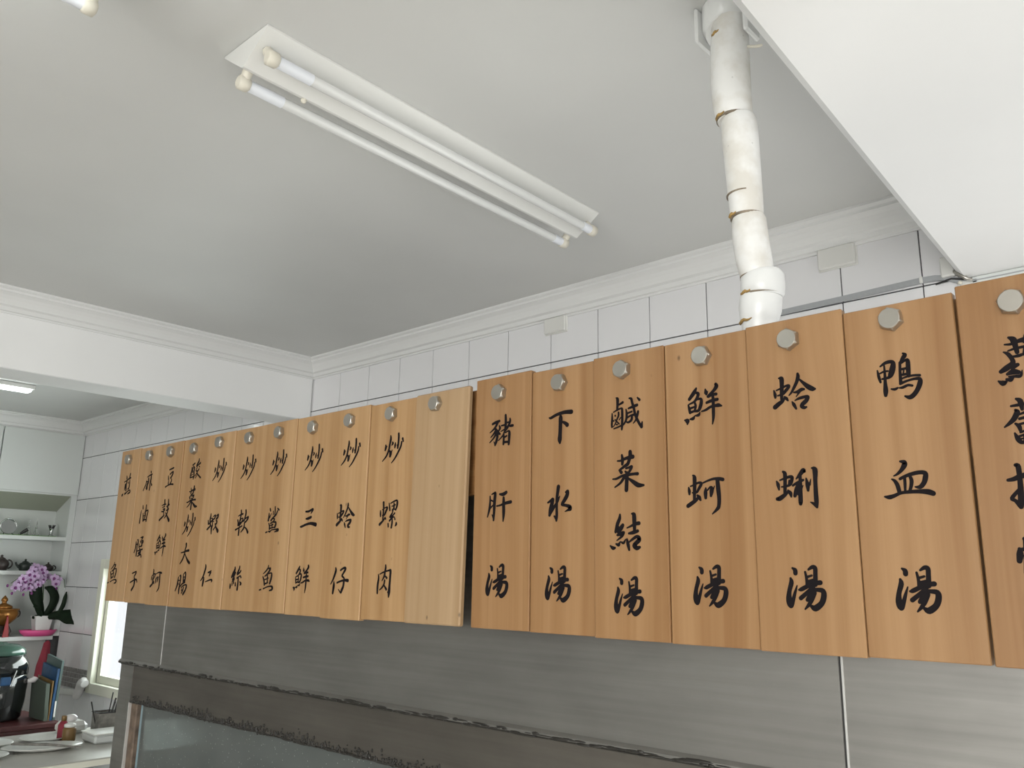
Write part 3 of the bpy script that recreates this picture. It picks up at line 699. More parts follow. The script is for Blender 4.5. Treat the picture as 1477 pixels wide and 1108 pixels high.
    '鯊': '-162,294,42;-139,243,47|75,333,36;89,233,42;81,134,34|1,220,27;5,137,33|202,286,33;267,246,43|203,220,40;142,124,43;31,62,39;-78,-17,50|-197,170,34;-193,87,53;-208,-12,59|-151,60,34;-89,158,26|6,30,20;84,10,43;47,-46,36;-97,-99,32|50,-71,26;156,-74,42;164,-132,63;130,-205,52|-173,-97,32;-133,-164,46;-122,-239,54|-103,-157,23;43,-128,27|-9,-126,36;-5,-209,36|-108,-231,29;114,-204,26|-291,-333,31;-216,-319,31|-158,-304,28;-95,-317,38;-11,-274,25;153,-263,28;287,-262,41;291,-291,54;132,-327,18',
    '魚': '49,318,32;32,253,43;-65,173,35;-171,110,21|73,246,25;142,239,59;98,173,48;14,100,42;-93,45,31|14,100,27;198,131,30;231,88,56;219,-13,60;169,-129,56|-180,30,35;-118,-60,50;-81,-168,52|31,79,43;52,-109,43|-86,-45,26;83,0,29|-70,-154,35;73,-116,32|-305,-313,29;-226,-297,34|-119,-277,31;-54,-258,27;76,-223,27;234,-206,34;305,-241,66;286,-291,49;177,-318,26',
    '軟': '-105,339,44;-88,240,55;-122,132,42|-237,187,22;-122,218,34;9,240,36|-129,85,25;-1,120,31;17,57,53;-41,4,42;-136,-55,49;-210,-61,29|-248,74,44;-212,-6,52;-210,-61,61|-154,55,26;-82,68,24|-174,-7,24;-57,12,25|-107,131,42;-134,23,49;-138,-86,42|-330,-194,40;-194,-155,35;5,-95,35|-142,-149,42;-141,-242,58;-147,-339,52|150,332,50;164,246,54;130,138,50;98,62,47;30,25,25|123,92,30;290,148,37;285,102,53;194,20,43;125,-9,41;123,-86,48;92,-171,50;-26,-264,28|129,-125,22;242,-183,45;330,-277,66',
    '絲': '-95,280,42;-93,221,63;-173,110,69;-225,25,64|-62,136,57;-130,51,78|-180,-42,39;-106,10,35;-105,-41,67;-186,-101,30|-282,-170,33;-273,-220,66;-273,-271,50|-179,-143,37;-178,-193,40|-107,-125,51;-95,-150,39|-7,-132,36;-4,-199,56|148,306,39;135,238,53;56,120,62|225,188,44;168,138,38;61,95,47|53,-6,43;138,29,34;215,54,32;262,13,43|119,-5,46;123,-122,56;113,-306,65|209,-104,22;282,-153,58;239,-187,30',
    '蝦': '-164,287,35;-165,215,56;-185,128,56;-157,-18,54|-202,143,22;-75,160,28;-50,109,53;-127,54,45;-219,6,28|-297,103,30;-263,7,58|-312,-158,46;-226,-110,49;-120,-55,38|-127,-19,29;-97,-63,34|-25,202,20;83,241,36;102,219,55;71,155,45;-10,122,36|-8,115,41;-31,7,41;-20,-51,49;-64,-122,67;-54,-287,35|-13,64,20;45,62,20|159,217,25;266,256,43;251,185,60;176,130,55|156,80,21;216,64,53;200,0,51;116,-12,22|148,-27,48;159,-85,37;48,-179,30|151,-42,41;200,-115,48;312,-218,88',
    '仁': '-104,289,41;-89,215,63;-139,80,61;-209,-55,53;-326,-160,26|-148,-81,52;-161,-155,77;-190,-289,60|68,75,35;159,95,43;235,122,35|216,82,61;153,-11,41|-52,-187,18;98,-152,33;255,-123,37;326,-142,54;300,-182,29',
    '酸': '-257,133,24;-109,179,46|-174,114,32;-174,37,42|-152,82,27;-102,32,52;-119,-75,54;-98,-215,58;-128,-298,38|-256,51,55;-266,-49,55;-315,-154,55;-328,-246,39|-215,9,37;-196,-85,49|-270,-180,27;-181,-156,23|-320,-246,31;-149,-235,34|140,298,35;132,222,56;67,157,55;20,84,47;123,114,35;236,167,50|179,64,31;214,46,30|61,35,33;1,-53,33;114,-69,37;181,-21,47|103,-91,33;13,-185,32;-28,-213,24|81,-213,27;2,-284,24|85,-83,40;99,-153,44;223,-230,41;328,-291,43',
    '大': '-16,292,68;-8,217,59;-56,114,47;-63,3,55;-153,-159,55;-289,-292,33|-289,31,24;-105,55,35;29,84,52;181,97,58|-47,3,28;71,-116,44;168,-204,68;289,-270,67',
    '腸': '-210,171,36;-220,56,64;-239,-60,65;-335,-227,39|-147,205,21;-78,214,56;-70,99,60;-84,-42,56;-113,-190,67;-107,-296,49|-206,72,24;-84,82,24|-184,-27,20;-75,-41,17|88,256,29;180,315,38;213,282,57;221,167,59;186,44,72|83,240,38;117,43,58|106,174,24;208,183,27|108,84,34;214,77,31|-29,-90,36;61,-23,41;224,28,41|32,-130,32;142,-71,33;292,-44,34;335,-84,59;291,-199,55;177,-315,64|170,-119,40;137,-210,44;68,-292,32|76,-170,35;67,-211,42',
    '豆': '-91,249,35;57,270,42;186,293,43|-23,100,39;84,148,41;179,173,34;173,126,63;110,35,57;39,-24,50|-122,51,36;-97,-55,56|107,-60,36;121,-125,47;46,-200,41|-76,-112,35;-83,-192,49|-255,-293,40;-111,-254,36;68,-225,40;255,-237,46',
    '鼓': '-87,325,57;-66,197,71|-253,158,20;-97,187,36;21,189,31|-212,93,22;-49,125,38|-147,35,34;-32,54,33;-40,15,59|-233,-33,30;-113,-38,37;-86,-7,42|-78,-39,47;-61,-150,47|-325,-298,54;-186,-232,50;-33,-159,43|166,328,40;182,186,65;141,109,75|133,141,36;245,167,47|71,120,26;154,124,25|169,61,38;210,27,63;85,-14,32|190,-34,45;131,-142,50;4,-246,32|49,-76,29;156,-174,45;325,-328,88',
    '麻': '137,302,45;154,269,51|-80,132,31;90,180,37;238,204,42|-124,-3,43;-135,-97,45;-201,-179,45;-293,-300,39|13,75,59;25,-44,60;-39,-134,70;-44,-252,78|-118,-27,31;35,-13,24|-37,-71,39;-99,-240,42|192,149,49;194,39,64;155,-84,49;166,-194,56;150,-302,53|149,11,25;234,-58,22|225,-88,24;293,-155,56',
    '油': '-147,275,37;-123,181,56|-212,121,29;-243,21,46;-255,-85,46;-262,-278,65|107,278,45;105,128,55;73,37,61;98,-63,58;58,-154,44|50,31,41;124,85,35;262,101,44;243,-12,54;219,-103,55;205,-237,55|-81,15,34;-20,-222,62|-44,-65,21;96,-56,27|-40,-207,35;177,-186,32',
    '腰': '-221,163,41;-213,66,64;-228,-55,55;-298,-175,41|-163,227,18;-90,226,46;-76,137,67;-110,24,52;-109,-121,63;-115,-273,63|-199,82,32;-93,97,25|74,299,24;251,315,44;177,253,48|86,182,30;133,141,43|119,198,20;262,203,37;276,147,62;196,108,32|131,149,26;234,171,22|20,87,40;34,-2,51|216,100,62;215,36,55;77,6,26|-87,-137,25;88,-107,37;298,-77,40|49,-26,26;169,-140,51;40,-202,57;216,-251,48;251,-315,54|187,-140,49;144,-251,41;-17,-298,33',
    '子': '-165,233,34;-35,261,36;103,294,37;99,238,61;-9,130,35|-2,103,36;55,24,82;52,-133,71;-16,-221,65;-98,-294,64|-244,-59,37;-91,-9,37;61,36,41;189,34,49;244,-36,41',
    '煎': '-92,299,38;-59,214,66|182,353,57;147,241,53|-243,99,24;-48,140,38;104,195,49;246,218,44|-35,90,68;-26,56,61|-124,5,66;-135,-92,66;-159,-172,38|-67,2,74;-34,-188,70|100,73,39;118,39,35|183,141,41;198,18,53;180,-119,60;90,-163,30|-288,-353,72;-240,-323,52|-92,-315,59;27,-273,44;176,-208,34;288,-215,41;287,-279,59;125,-327,25',
}
WRITING = [
    [('煎', -2.9297, 0.2990, 1.0), ('魚', -2.9587, 0.0035, 1.071)],
    [('麻', -2.7763, 0.3019, 1.0), ('油', -2.7794, 0.1937, 1.0), ('腰', -2.7919, 0.0870, 1.0), ('子', -2.7997, -0.0207, 1.0)],
    [('豆', -2.6184, 0.3026, 1.0), ('鼓', -2.6283, 0.1989, 1.0), ('鮮', -2.6334, 0.0901, 1.011), ('蚵', -2.6402, -0.0184, 1.032)],
    [('酸', -2.4582, 0.3179, 1.0), ('菜', -2.4640, 0.2300, 1.005), ('炒', -2.4682, 0.1477, 1.008), ('大', -2.4708, 0.0624, 1.0), ('腸', -2.4792, -0.0236, 1.0)],
    [('炒', -2.3097, 0.3013, 1.011), ('蝦', -2.3196, 0.1470, 1.0), ('仁', -2.3279, 0.0005, 1.0)],
    [('炒', -2.1547, 0.2979, 1.024), ('軟', -2.1628, 0.1455, 1.0), ('絲', -2.1700, -0.0052, 1.0)],
    [('炒', -1.9962, 0.2979, 1.018), ('鯊', -2.0043, 0.1478, 1.0), ('魚', -2.0116, -0.0042, 1.0)],
    [('炒', -1.8370, 0.2981, 1.019), ('三', -1.8435, 0.1467, 1.0), ('鮮', -1.8549, -0.0053, 0.989)],
    [('炒', -1.6788, 0.2976, 1.002), ('蛤', -1.6845, 0.1464, 1.029), ('仔', -1.6943, -0.0068, 1.0)],
    [('炒', -1.5231, 0.2952, 1.0), ('螺', -1.5279, 0.1433, 1.0), ('肉', -1.5324, -0.0057, 1.0)],
    [],
    [('豬', -1.1746, 0.3007, 1.0), ('肝', -1.1767, 0.1443, 1.0), ('湯', -1.1789, -0.0014, 1.036)],
    [('下', -1.0207, 0.2900, 1.0), ('水', -1.0233, 0.1440, 1.0), ('湯', -1.0250, -0.0052, 1.047)],
    [('鹹', -0.8625, 0.3003, 1.0), ('菜', -0.8618, 0.1940, 1.0), ('結', -0.8706, 0.0867, 1.0), ('湯', -0.8638, -0.0233, 1.048)],
    [('鮮', -0.7089, 0.2940, 1.0), ('蚵', -0.7099, 0.1441, 1.0), ('湯', -0.7067, -0.0041, 1.057)],
    [('蛤', -0.5458, 0.2955, 1.0), ('蜊', -0.5520, 0.1440, 1.0), ('湯', -0.5467, -0.0042, 1.038)],
    [('鴨', -0.3895, 0.2972, 1.0), ('血', -0.3903, 0.1488, 1.0), ('湯', -0.3897, -0.0034, 1.0)],
    [('蘿', -0.2385, 0.2965, 1.0), ('蔔', -0.2410, 0.2121, 1.0), ('排', -0.2439, 0.1291, 1.0), ('骨', -0.2499, 0.0412, 1.0), ('湯', -0.2250, -0.0355, 1.007)],
]

# ------------------------------------------------------------------ stainless cabinet behind the boards
FY = 1.291            # front face
XA = -2.916
root = thing('steel_cabinet', 'greasy stainless steel cooking cabinet with a glazed front behind the menu boards', 'cabinet', (-1.0, 1.8, 0))
RIM, DRIP = U(-.281), U(-.397)
S1, S2 = -2.635, -.520
TOPZ = U(.37)
for (a, b, nm) in ((XA, S1 - .0015, 'fascia_panel'), (S1 + .0015, S2 - .002, 'fascia_panel'), (S2 + .002, .45, 'fascia_panel')):
    mb = MB()
    mb.box((a, FY, RIM), (b, FY + .012, TOPZ), bev=.0015)
    # folded lip along the lower edge
    mb.prism([(FY - .0005, RIM + .010), (FY - .007, RIM + .004), (FY - .007, RIM - .002), (FY + .004, RIM - .004), (FY + .010, RIM)], a, b, 'X')
    mb.build(nm, M['steel'], root)
mb = MB(); mb.box((S1 - .0013, FY - .0012, RIM + .012), (S1 + .0013, FY + .006, TOPZ - .002)); mb.build('bright_seam', M['weld'], root)
mb = MB(); mb.box((S2 - .0019, FY + .003, DRIP), (S2 + .0019, FY + .008, TOPZ - .002)); mb.build('dark_seam', M['seam_dark'], root)
mb = MB(); mb.box((S2 + .0019, FY - .0008, U(-.60)), (S2 + .0048, FY + .004, TOPZ - .002)); mb.build('seam_edge', M['weld'], root)
# lower rail and end post, set a little back from the lip
mb = MB(); mb.box((XA + .004, FY + .004, DRIP), (S2 - .002, FY + .016, RIM - .003), bev=.0015); mb.build('lower_rail', M['steel_dull'], root)
mb = MB(); mb.box((S2 + .002, FY + .004, U(-.75)), (.45, FY + .016, RIM - .003), bev=.0015); mb.build('lower_rail', M['steel_dull'], root)
mb = MB(); mb.add([(XA + .004, FY + .002, U(-1.5)), (XA + .094, FY + .002, U(-1.5)), (XA + .094, FY + .002, RIM - .004), (XA + .004, FY + .002, RIM - .004),
                   (XA + .004, FY + .06, U(-1.5)), (XA + .094, FY + .06, U(-1.5)), (XA + .094, FY + .06, RIM - .004), (XA + .004, FY + .06, RIM - .004)],
                  [(0, 1, 2, 3), (7, 6, 5, 4), (0, 3, 7, 4), (1, 5, 6, 2), (3, 2, 6, 7), (0, 4, 5, 1)]); mb.build('end_post', M['steel'], root)
# inner jamb caked with brown grease, pale glass edge, glass pane
mb = MB(); mb.box((XA + .095, FY + .008, U(-1.3)), (XA + .135, FY + .040, DRIP - .001), bev=.004); mb.build('greasy_jamb', M['grime_brown'], root)
mb = MB(); mb.box((XA + .0935, FY - .0005, U(-1.3)), (XA + .0965, FY + .01, DRIP)); mb.build('bright_edge', M['weld'], root)
mb = MB(); mb.box((XA + .137, FY + .022, U(-1.3)), (XA + .152, FY + .028, DRIP - .001)); mb.build('glass_edge', M['blue_edge'], root)
mb = MB(); mb.box((XA + .153, FY + .021, U(-1.3)), (S2 - .01, FY + .026, DRIP + .004)); mb.build('glass_pane', M['glass'], root)
mb = MB(); mb.box((S2 - .012, FY + .004, U(-1.5)), (S2 - .002, FY + .06, DRIP)); mb.build('end_post', M['steel'], root)
# the closed body
mb = MB()
mb.box((XA + .002, FY + .061, 0), (XA + .012, 1.66, U(-.60))); mb.box((.44, FY + .02, 0), (.45, 1.66, U(-.60)))
mb.box((XA + .002, 1.65, 0), (.45, 1.66, U(-.60))); mb.box((XA + .002, FY + .0125, U(-.60)), (.45, 1.66, U(-.59))); mb.box((XA + .002, FY + .0125, TOPZ - .004), (.45, FY + .19, TOPZ))
mb.box((XA + .002, FY, 0), (.45, FY + .02, U(-1.3)))
mb.box((S2, FY + .017, 0), (.45, FY + .02, U(-.4)))
mb.build('body', M['steel_dull'], root)
# black grime baked along the lip and the fringe of drips on the rail
rnd = random.Random(3)
mb = MB(); x = XA + .01
while x < -.55:
    t = (x - XA) / (S2 - XA)
    w = rnd.uniform(.006, .032); h = rnd.uniform(.0012, .0042) * (1.2 - .5 * t)
    if rnd.random() < .85: mb.ball((x, FY - .0062, RIM - .001 + rnd.uniform(-.0035, .004)), (w, .0035, h), 8, 4)
    x += rnd.uniform(.006, .02)
mb.box((XA + .01, FY - .003, RIM - .0062), (S2 - .01, FY + .004, RIM - .003))
stuff(mb.build('grime_line', M['grime'], root))
mb = MB()
for i in range(620):
    x = XA + .11 + rnd.random() ** 1.1 * 1.75
    h = rnd.uniform(.003, .010) * (1 if rnd.random() < .85 else 1.8)
    z = DRIP + .002 + abs(rnd.gauss(0, .008))
    mb.ball((x, FY + .0035, z), (rnd.uniform(.0015, .0035), .0035, h * .5), 6, 4)
stuff(mb.build('grease_drips', M['grime'], root))
mb = MB(); x = XA + .1
while x < -.9:
    w = rnd.uniform(.01, .03)
    mb.ball((x, FY + .004, DRIP + rnd.uniform(-.001, .002)), (w, .004, rnd.uniform(.0015, .004)), 8, 4); x += w * .9
stuff(mb.build('grease_beading', M['grime'], root))

# ------------------------------------------------------------------ batten the boards are bolted to
o = thing('mounting_batten', 'horizontal orange pine batten glimpsed in the gap between the two rows of menu boards', 'batten', (-1.5, 1.28, U(.28)))
for (a, b) in ((-2.99, -1.20), (-1.198, .30)):
    mb = MB(); mb.box((a, 1.269, U(.175)), (b, 1.289, U(.402)), bev=.0015); mb.build('batten_board', M['batten'], o)

# ------------------------------------------------------------------ the menu boards
BOARD_Y = 1.25
def ribbon(mb, pts, y):
    """one brush stroke: pts = (x, z, width) in 0.1 mm; drawn as a ribbon of varying width with round ends"""
    P = [(a * 1e-4, b * 1e-4, w * 1.30e-4 + .0002) for a, b, w in pts]
    S = []
    n = len(P)
    for i in range(n - 1):
        p0, p1, p2, p3 = P[max(i - 1, 0)], P[i], P[i + 1], P[min(i + 2, n - 1)]
        for k in range(4):
            t = k / 4
            q = []
            for c in range(3):
                a0, a1, a2, a3 = p0[c], p1[c], p2[c], p3[c]
                v = .5 * (2 * a1 + (a2 - a0) * t + (2 * a0 - 5 * a1 + 4 * a2 - a3) * t * t + (3 * a1 - a0 - 3 * a2 + a3) * t ** 3)
                q.append(v)
            q[2] = max(q[2], .0004)
            S.append(tuple(q))
    S.append(P[-1])
    L, R = [], []
    for i, (x, z, w) in enumerate(S):
        a, b = S[max(i - 1, 0)], S[min(i + 1, len(S) - 1)]
        dx, dz = b[0] - a[0], b[1] - a[1]
        d = math.hypot(dx, dz) or 1
        nx, nz = -dz / d, dx / d
        L.append((x + nx * w / 2, y, z + nz * w / 2)); R.append((x - nx * w / 2, y, z - nz * w / 2))
    m = len(S)
    mb.add(L + R, [(i, i + 1, i + 1 + m, i + m) for i in range(m - 1)])
    for (x, z, w) in [S[0], S[-1]] + P[1:-1]:
        vs = [(x + w / 2 * math.cos(2 * PI * k / 12), y - .00002, z + w / 2 * math.sin(2 * PI * k / 12)) for k in range(12)]
        mb.add(vs, [tuple(range(12))])
glyph_mesh = {}
def glyph(ch):
    if ch not in glyph_mesh:
        mb = MB()
        for i, st in enumerate(GLYPHS[ch].split('|')):
            pts = [tuple(float(v) for v in p.split(',')) for p in st.split(';')]
            ribbon(mb, pts, -.00025 - i * .00003)
        glyph_mesh[ch] = mb.mesh('brush_character', M['ink'])
    return glyph_mesh[ch]

def bolt_mesh():
    mb = MB()
    def ringv(r, y, n=6, ph=0.0): return [(r * math.cos(2 * PI * k / n + ph), y, r * math.sin(2 * PI * k / n + ph)) for k in range(n)]
    n = 48
    def hexr(t, R, c):           # hexagon radius with rounded mix towards a circle
        a = (t + PI / 6) % (PI / 3) - PI / 6
        h = R * math.cos(PI / 6) / math.cos(a)
        return h * (1 - c) + R * math.cos(PI / 6) * .985 * c
    rings = []
    for y, c, s in ((0, 0, 1.0), (-.0085, 0, 1.0), (-.0115, .75, 1.0), (-.0128, 1.0, .985), (-.0135, 1.0, .93)):
        rings.append([(hexr(2 * PI * k / n, .0182, c) * s * math.cos(2 * PI * k / n), y, hexr(2 * PI * k / n, .0182, c) * s * math.sin(2 * PI * k / n)) for k in range(n)])
    vs = [p for r in rings for p in r]
    fs = []
    for i in range(len(rings) - 1):
        for k in range(n):
            a = i * n + k; b = i * n + (k + 1) % n
            fs.append((a, b, b + n, a + n))
    fs.append(tuple((len(rings) - 1) * n + k for k in range(n)))
    mb.add(vs, fs)
    return mb.mesh('hex_bolt', M['bolt'])
BOLT = bolt_mesh()

EDGES = [-2.997, -2.853, -2.700, -2.549, -2.396, -2.2365, -2.0775, -1.922, -1.765, -1.611, -1.445]
EDGES2 = [-1.2500, -1.094, -.938, -.782, -.624, -.4635, -.3075]
BOLTX = [(-2.929, .385), (-2.777, .386), (-2.623, .385), (-2.475, .382), (-2.317, .386), (-2.156, .383), (-1.999, .382), (-1.845, .380), (-1.685, .379), (-1.530, .378),
         (-1.374, .382), (-1.179, .380), (-1.020, .379), (-.869, .381), (-.706, .380), (-.549, .380), (-.392, .383), (-.234, .374)]
spans = [(EDGES[i], EDGES[i + 1]) for i in range(10)] + [None] + [(EDGES2[i], EDGES2[i + 1]) for i in range(6)] + [(-.3030, -.148)]
tops = [.4185, .4165, .4150, .4150, .4140, .4135, .4130, .4120, .4110, .4080, .4095, .4165, .4110, .4135, .4130, .4150, .4075, .4125]
bots = [-.0885, -.0900, -.0925, -.0940, -.0930, -.0925, -.0920, -.0935, -.0960, -.0925, -.0925, -.0940, -.0950, -.0965, -.0975, -.0985, -.0970, -.0975]
dy = [.0, .0026, .0002, .0030, .0006, .0034, .0004, .0028, .0, .0036, 0, .0008, .0034, .0002, .0030, .0006, .0036, -.0030]
TXT = ['煎魚', '麻油腰子', '豆鼓鮮蚵', '酸菜炒大腸', '炒蝦仁', '炒軟絲', '炒鯊魚', '炒三鮮', '炒蛤仔', '炒螺肉', '', '豬肝湯', '下水湯', '鹹菜結湯', '鮮蚵湯', '蛤蜊湯', '鴨血湯', '蘿蔔排骨湯']
HOW = ['at the far left end of the row', 'second from the far left end', 'third from the far left end', 'crowded with five characters', 'with a bolt above the first character, fifth from the far left',
       'sixth from the far left', 'seventh from the far left', 'eighth from the far left, with three short strokes in its middle', 'two boards left of the blank board', 'just left of the blank board', '',
       'first to the right of the blank board', 'second to the right of the blank board', 'with four characters in the right hand row', 'below the foot of the white pipe on its left',
       'below and right of the foot of the white pipe', 'wide and near, with a duck soup dish name', 'cut off by the right edge of the photo']
for i in range(18):
    blank = i == 10
    if blank:
        # stands proud of the row, rounded right edge
        x0, x1 = -1.4375, -1.2655
        yf, yb = 1.2435, 1.2575
        z0, z1 = -.0925, .4085
        zb = .3800
        bx = -1.3670
    else:
        x0, x1 = spans[i]
        x0 += .0004; x1 -= .0004
        yf = BOARD_Y + dy[i] - .0004; yb = yf + .0155
        z0, z1 = bots[i], tops[i]
        bx, zb = BOLTX[i]
    cx = (x0 + x1) / 2
    if blank: label = 'blank paler thick wooden board with a bolt and no writing, standing proud of the row'
    else: label = 'wooden menu board lettered %s, %s' % (TXT[i], HOW[i])
    root = thing('menu_board', label, 'menu board', (cx, yf, U(zb)), 'hanging wooden menu boards')
    mb = MB()
    mb.box((x0, yf, U(z0)), (x1, yb, U(z1)), bev=.003 if blank else .0014)
    mat = 'wood_new' if blank else ('wood' if i < 10 else 'wood_orange')
    p = mb.build('plank', M[mat], root)
    b = bpy.data.objects.new('hex_bolt', BOLT); COL.objects.link(b)
    if blank: root.rotation_euler = (-.021, 0, 0)      # its foot stands a centimetre proud
    b.parent = root; b.location = (bx - cx, 0, 0); b.rotation_euler = (0, random.uniform(0, 1.05), 0)
    for (ch, gx, gz, s) in WRITING[i]:
        o = bpy.data.objects.new('brush_character', glyph(ch)); COL.objects.link(o)
        o.parent = root; o.scale = (s, 1, s); o.location = (gx - cx, 0, U(gz) - U(zb))
# specks of ink or resin right of the lowest character on the snail board
# ------------------------------------------------------------------ far room: cupboard and open shelves
CX = -7.2
root = thing('wall_cupboard', 'pale painted wall cupboard with doors above open display shelves in the far room', 'cupboard', (-7.35, 1.9, U(.3)))
Y0, Y1 = .6, 2.683
for (a, b) in ((Y0, Y0 + .03), (Y1 - .042, Y1 + .003)):
    mb = MB(); mb.box((XL + .001, a, U(-.475)), (CX - .001, b, U(1.098))); mb.build('side_panel', M['cabinet'], root)
mb = MB(); mb.box((XL + .0005, Y0 + .03, U(-.475)), (XL + .012, Y1 - .042, U(1.098))); mb.build('back_panel', M['cabinet'], root)
mb = MB(); mb.box((XL + .012, Y0 + .03, U(.600)), (CX - .001, Y1 - .042, U(.622))); mb.box((XL + .012, Y0 + .03, U(1.07)), (CX - .001, Y1 - .042, U(1.098))); mb.build('cupboard_floor', M['cabinet'], root)
for z in (.277, .012, -.472):
    mb = MB(); mb.box((XL + .012, Y0 + .03, U(z) - .030), (CX + .002, Y1 - .042, U(z)), bev=.002); mb.build('shelf', M['cabinet'], root)
mb = MB(); mb.add([(CX - .01, Y0 + .03, U(.600)), (CX - .01, Y1 - .042, U(.600)), (XL + .02, Y1 - .042, U(.49)), (XL + .02, Y0 + .03, U(.49)),
                   (CX - .02, Y0 + .03, U(.6005)), (CX - .02, Y1 - .042, U(.6005)), (XL + .0125, Y1 - .042, U(.5)), (XL + .0125, Y0 + .03, U(.5))],
                  [(0, 1, 2, 3), (4, 7, 6, 5), (0, 4, 5, 1), (2, 6, 7, 3)]); mb.build('valance', M['olive'], root)
for (a, b, ky) in ((.62, 1.345, 1.28), (1.352, 2.082, 1.42), (2.089, 2.683, 2.158)):
    mb = MB(); mb.box((CX - .0005, a, U(.612)), (CX + .018, b, U(1.094)), bev=.003); d = mb.build('door', M['cabinet'], root)
    mb = MB(); mb.tube([(CX + .018, ky, U(.662)), (CX + .028, ky, U(.662)), (CX + .034, ky, U(.662)), (CX + .042, ky, U(.662))], [.006, .006, .015, .012], 14); mb.build('knob', M['black'], d)
mb = MB(); mb.box((XL + .03, Y0 + .05, U(.2772)), (CX + .004, Y1 - .12, U(.2812))); tag(mb.build('shelf_mat', M['green']), 'thin green mat on the top open shelf', 'mat')

# things on the top open shelf
zz = U(.2812)
root = thing('display_plate', 'round silver plate on a stand on the green mat', 'plate', (-7.32, 2.25, zz))
mb = MB(); mb.tube([(-7.325, 2.25, zz + .060), (-7.318, 2.25, zz + .0605), (-7.312, 2.25, zz + .062), (-7.302, 2.25, zz + .064)], [.038, .041, .046, .058], 28)
mb.build('dish', M['chrome'], root)
mb = MB(); mb.tube([(-7.301, 2.25 + .056 * math.cos(t), zz + .066 + .056 * math.sin(t)) for t in [i * PI / 12 for i in range(25)]], .0045, 8, caps=False); mb.build('rim', M['chrome'], root)
mb = MB(); mb.tube([(-7.28, 2.215, zz + .003), (-7.31, 2.225, zz + .014), (-7.33, 2.23, zz + .05)], .003, 8); mb.tube([(-7.28, 2.285, zz + .003), (-7.31, 2.275, zz + .014), (-7.33, 2.27, zz + .05)], .003, 8); mb.build('stand', M['black'], root)
root = thing('small_brush', 'small black stub leaning beside the silver plate', 'brush', (-7.26, 2.34, zz))
mb = MB(); mb.tube([(-7.27, 2.325, zz + .008), (-7.26, 2.35, zz + .028), (-7.25, 2.372, zz + .045)], [.007, .012, .014], 10); mb.build('stub', M['black'], root)
mb = MB(); mb.tube([(-7.27, 2.318, zz + .004), (-7.27, 2.33, zz + .012)], [.008, .008], 8); mb.build('tip', M['chrome'], root)
for (yy, nm) in ((2.400, 'left'), (2.456, 'right')):
    root = thing('spire_ornament', '%s one of two thin silver spires on the top open shelf' % nm, 'ornament', (-7.32, yy, zz), 'silver spires')
    mb = MB()
    for (a, b) in ((-.016, 0), (.016, 0), (0, -.016), (0, .016)):
        mb.tube([(-7.32 + a * 1.5, yy + b * 1.5, zz + .001), (-7.32 + a, yy + b, zz + .02), (-7.32 + a * .5, yy + b * .5, zz + .07), (-7.32, yy, zz + .13)], [.0035, .0025, .002, .001], 6)
    mb.build('lattice', M['chrome'], root)
    mb = MB(); mb.lathe([(.006, .055), (.010, .060), (.006, .066)], (-7.32, yy, zz), 10); mb.lathe([(.024, .0005), (.026, .004), (.022, .008)], (-7.32, yy, zz), 14); mb.build('collar', M['chrome'], root)
root = thing('silver_cup', 'little silver cup with a dark pointed crown, rightmost on the top open shelf', 'ornament', (-7.3, 2.56, zz))
mb = MB(); mb.lathe([(.022, .0005), (.022, .006), (.014, .012), (.013, .045), (.018, .06), (.019, .062)], (-7.3, 2.56, zz), 16); mb.build('cup', M['chrome'], root)
mb = MB()
for k in range(6):
    t = k * PI / 3; mb.tube([(-7.3 + .010 * math.cos(t), 2.56 + .010 * math.sin(t), zz + .055), (-7.3 + .024 * math.cos(t), 2.56 + .024 * math.sin(t), zz + .09)], [.006, .003], 6)
mb.build('crown', M['black'], root)

# teapots on the second open shelf
def teapot(label, y, z, s, mat, squat=1.0, flip=1, thin=False):
    root = thing('teapot', label, 'teapot', (-7.3, y, z), 'small clay teapots')
    mb = MB(); mb.lathe([(.030 * s, .0005), (.033 * s, .004), (.040 * s, .022 * s * squat), (.043 * s, .035 * s * squat), (.036 * s, .052 * s * squat), (.022 * s, .060 * s * squat)], (-7.3, y, z), 20); mb.build('body', M[mat], root)
    h = .060 * s * squat
    mb = MB(); mb.lathe([(.024 * s, h - .002), (.018 * s, h + .006 * s), (.006 * s, h + .010 * s), (.008 * s, h + .018 * s), (.003 * s, h + .024 * s)], (-7.3, y, z), 14); mb.build('lid', M[mat], root)
    mb = MB()
    if thin: mb.tube([(-7.3, y - flip * .036 * s, z + .030 * s), (-7.3, y - flip * .07 * s, z + .034 * s), (-7.3, y - flip * .095 * s, z + .042 * s)], [.007 * s, .004 * s, .008 * s], 8)
    else: mb.tube([(-7.3, y - flip * .036 * s, z + .025 * s), (-7.3, y - flip * .055 * s, z + .04 * s), (-7.3, y - flip * .062 * s, z + .058 * s)], [.011 * s, .007 * s, .007 * s], 8)
    mb.build('spout', M[mat], root)
    mb = MB(); mb.tube([(-7.3, y + flip * (.036 + .024 * math.sin(t)) * s, z + (.034 + .022 * math.cos(t)) * s * squat) for t in [PI * i / 10 for i in range(11)]], .0042 * s, 8)
    mb.build('handle', M[mat], root)
zz = U(.012)
teapot('brown clay teapot half out of the picture at the left end of the second shelf', 2.235, zz, 1.30, 'clay', 1.1)
teapot('dark green clay teapot in the middle of the second shelf', 2.405, zz, 1.12, 'clay_green', .95)
teapot('smallest dark clay teapot with a long thin spout, right end of the second shelf', 2.572, zz, .98, 'clay', .8, thin=True)

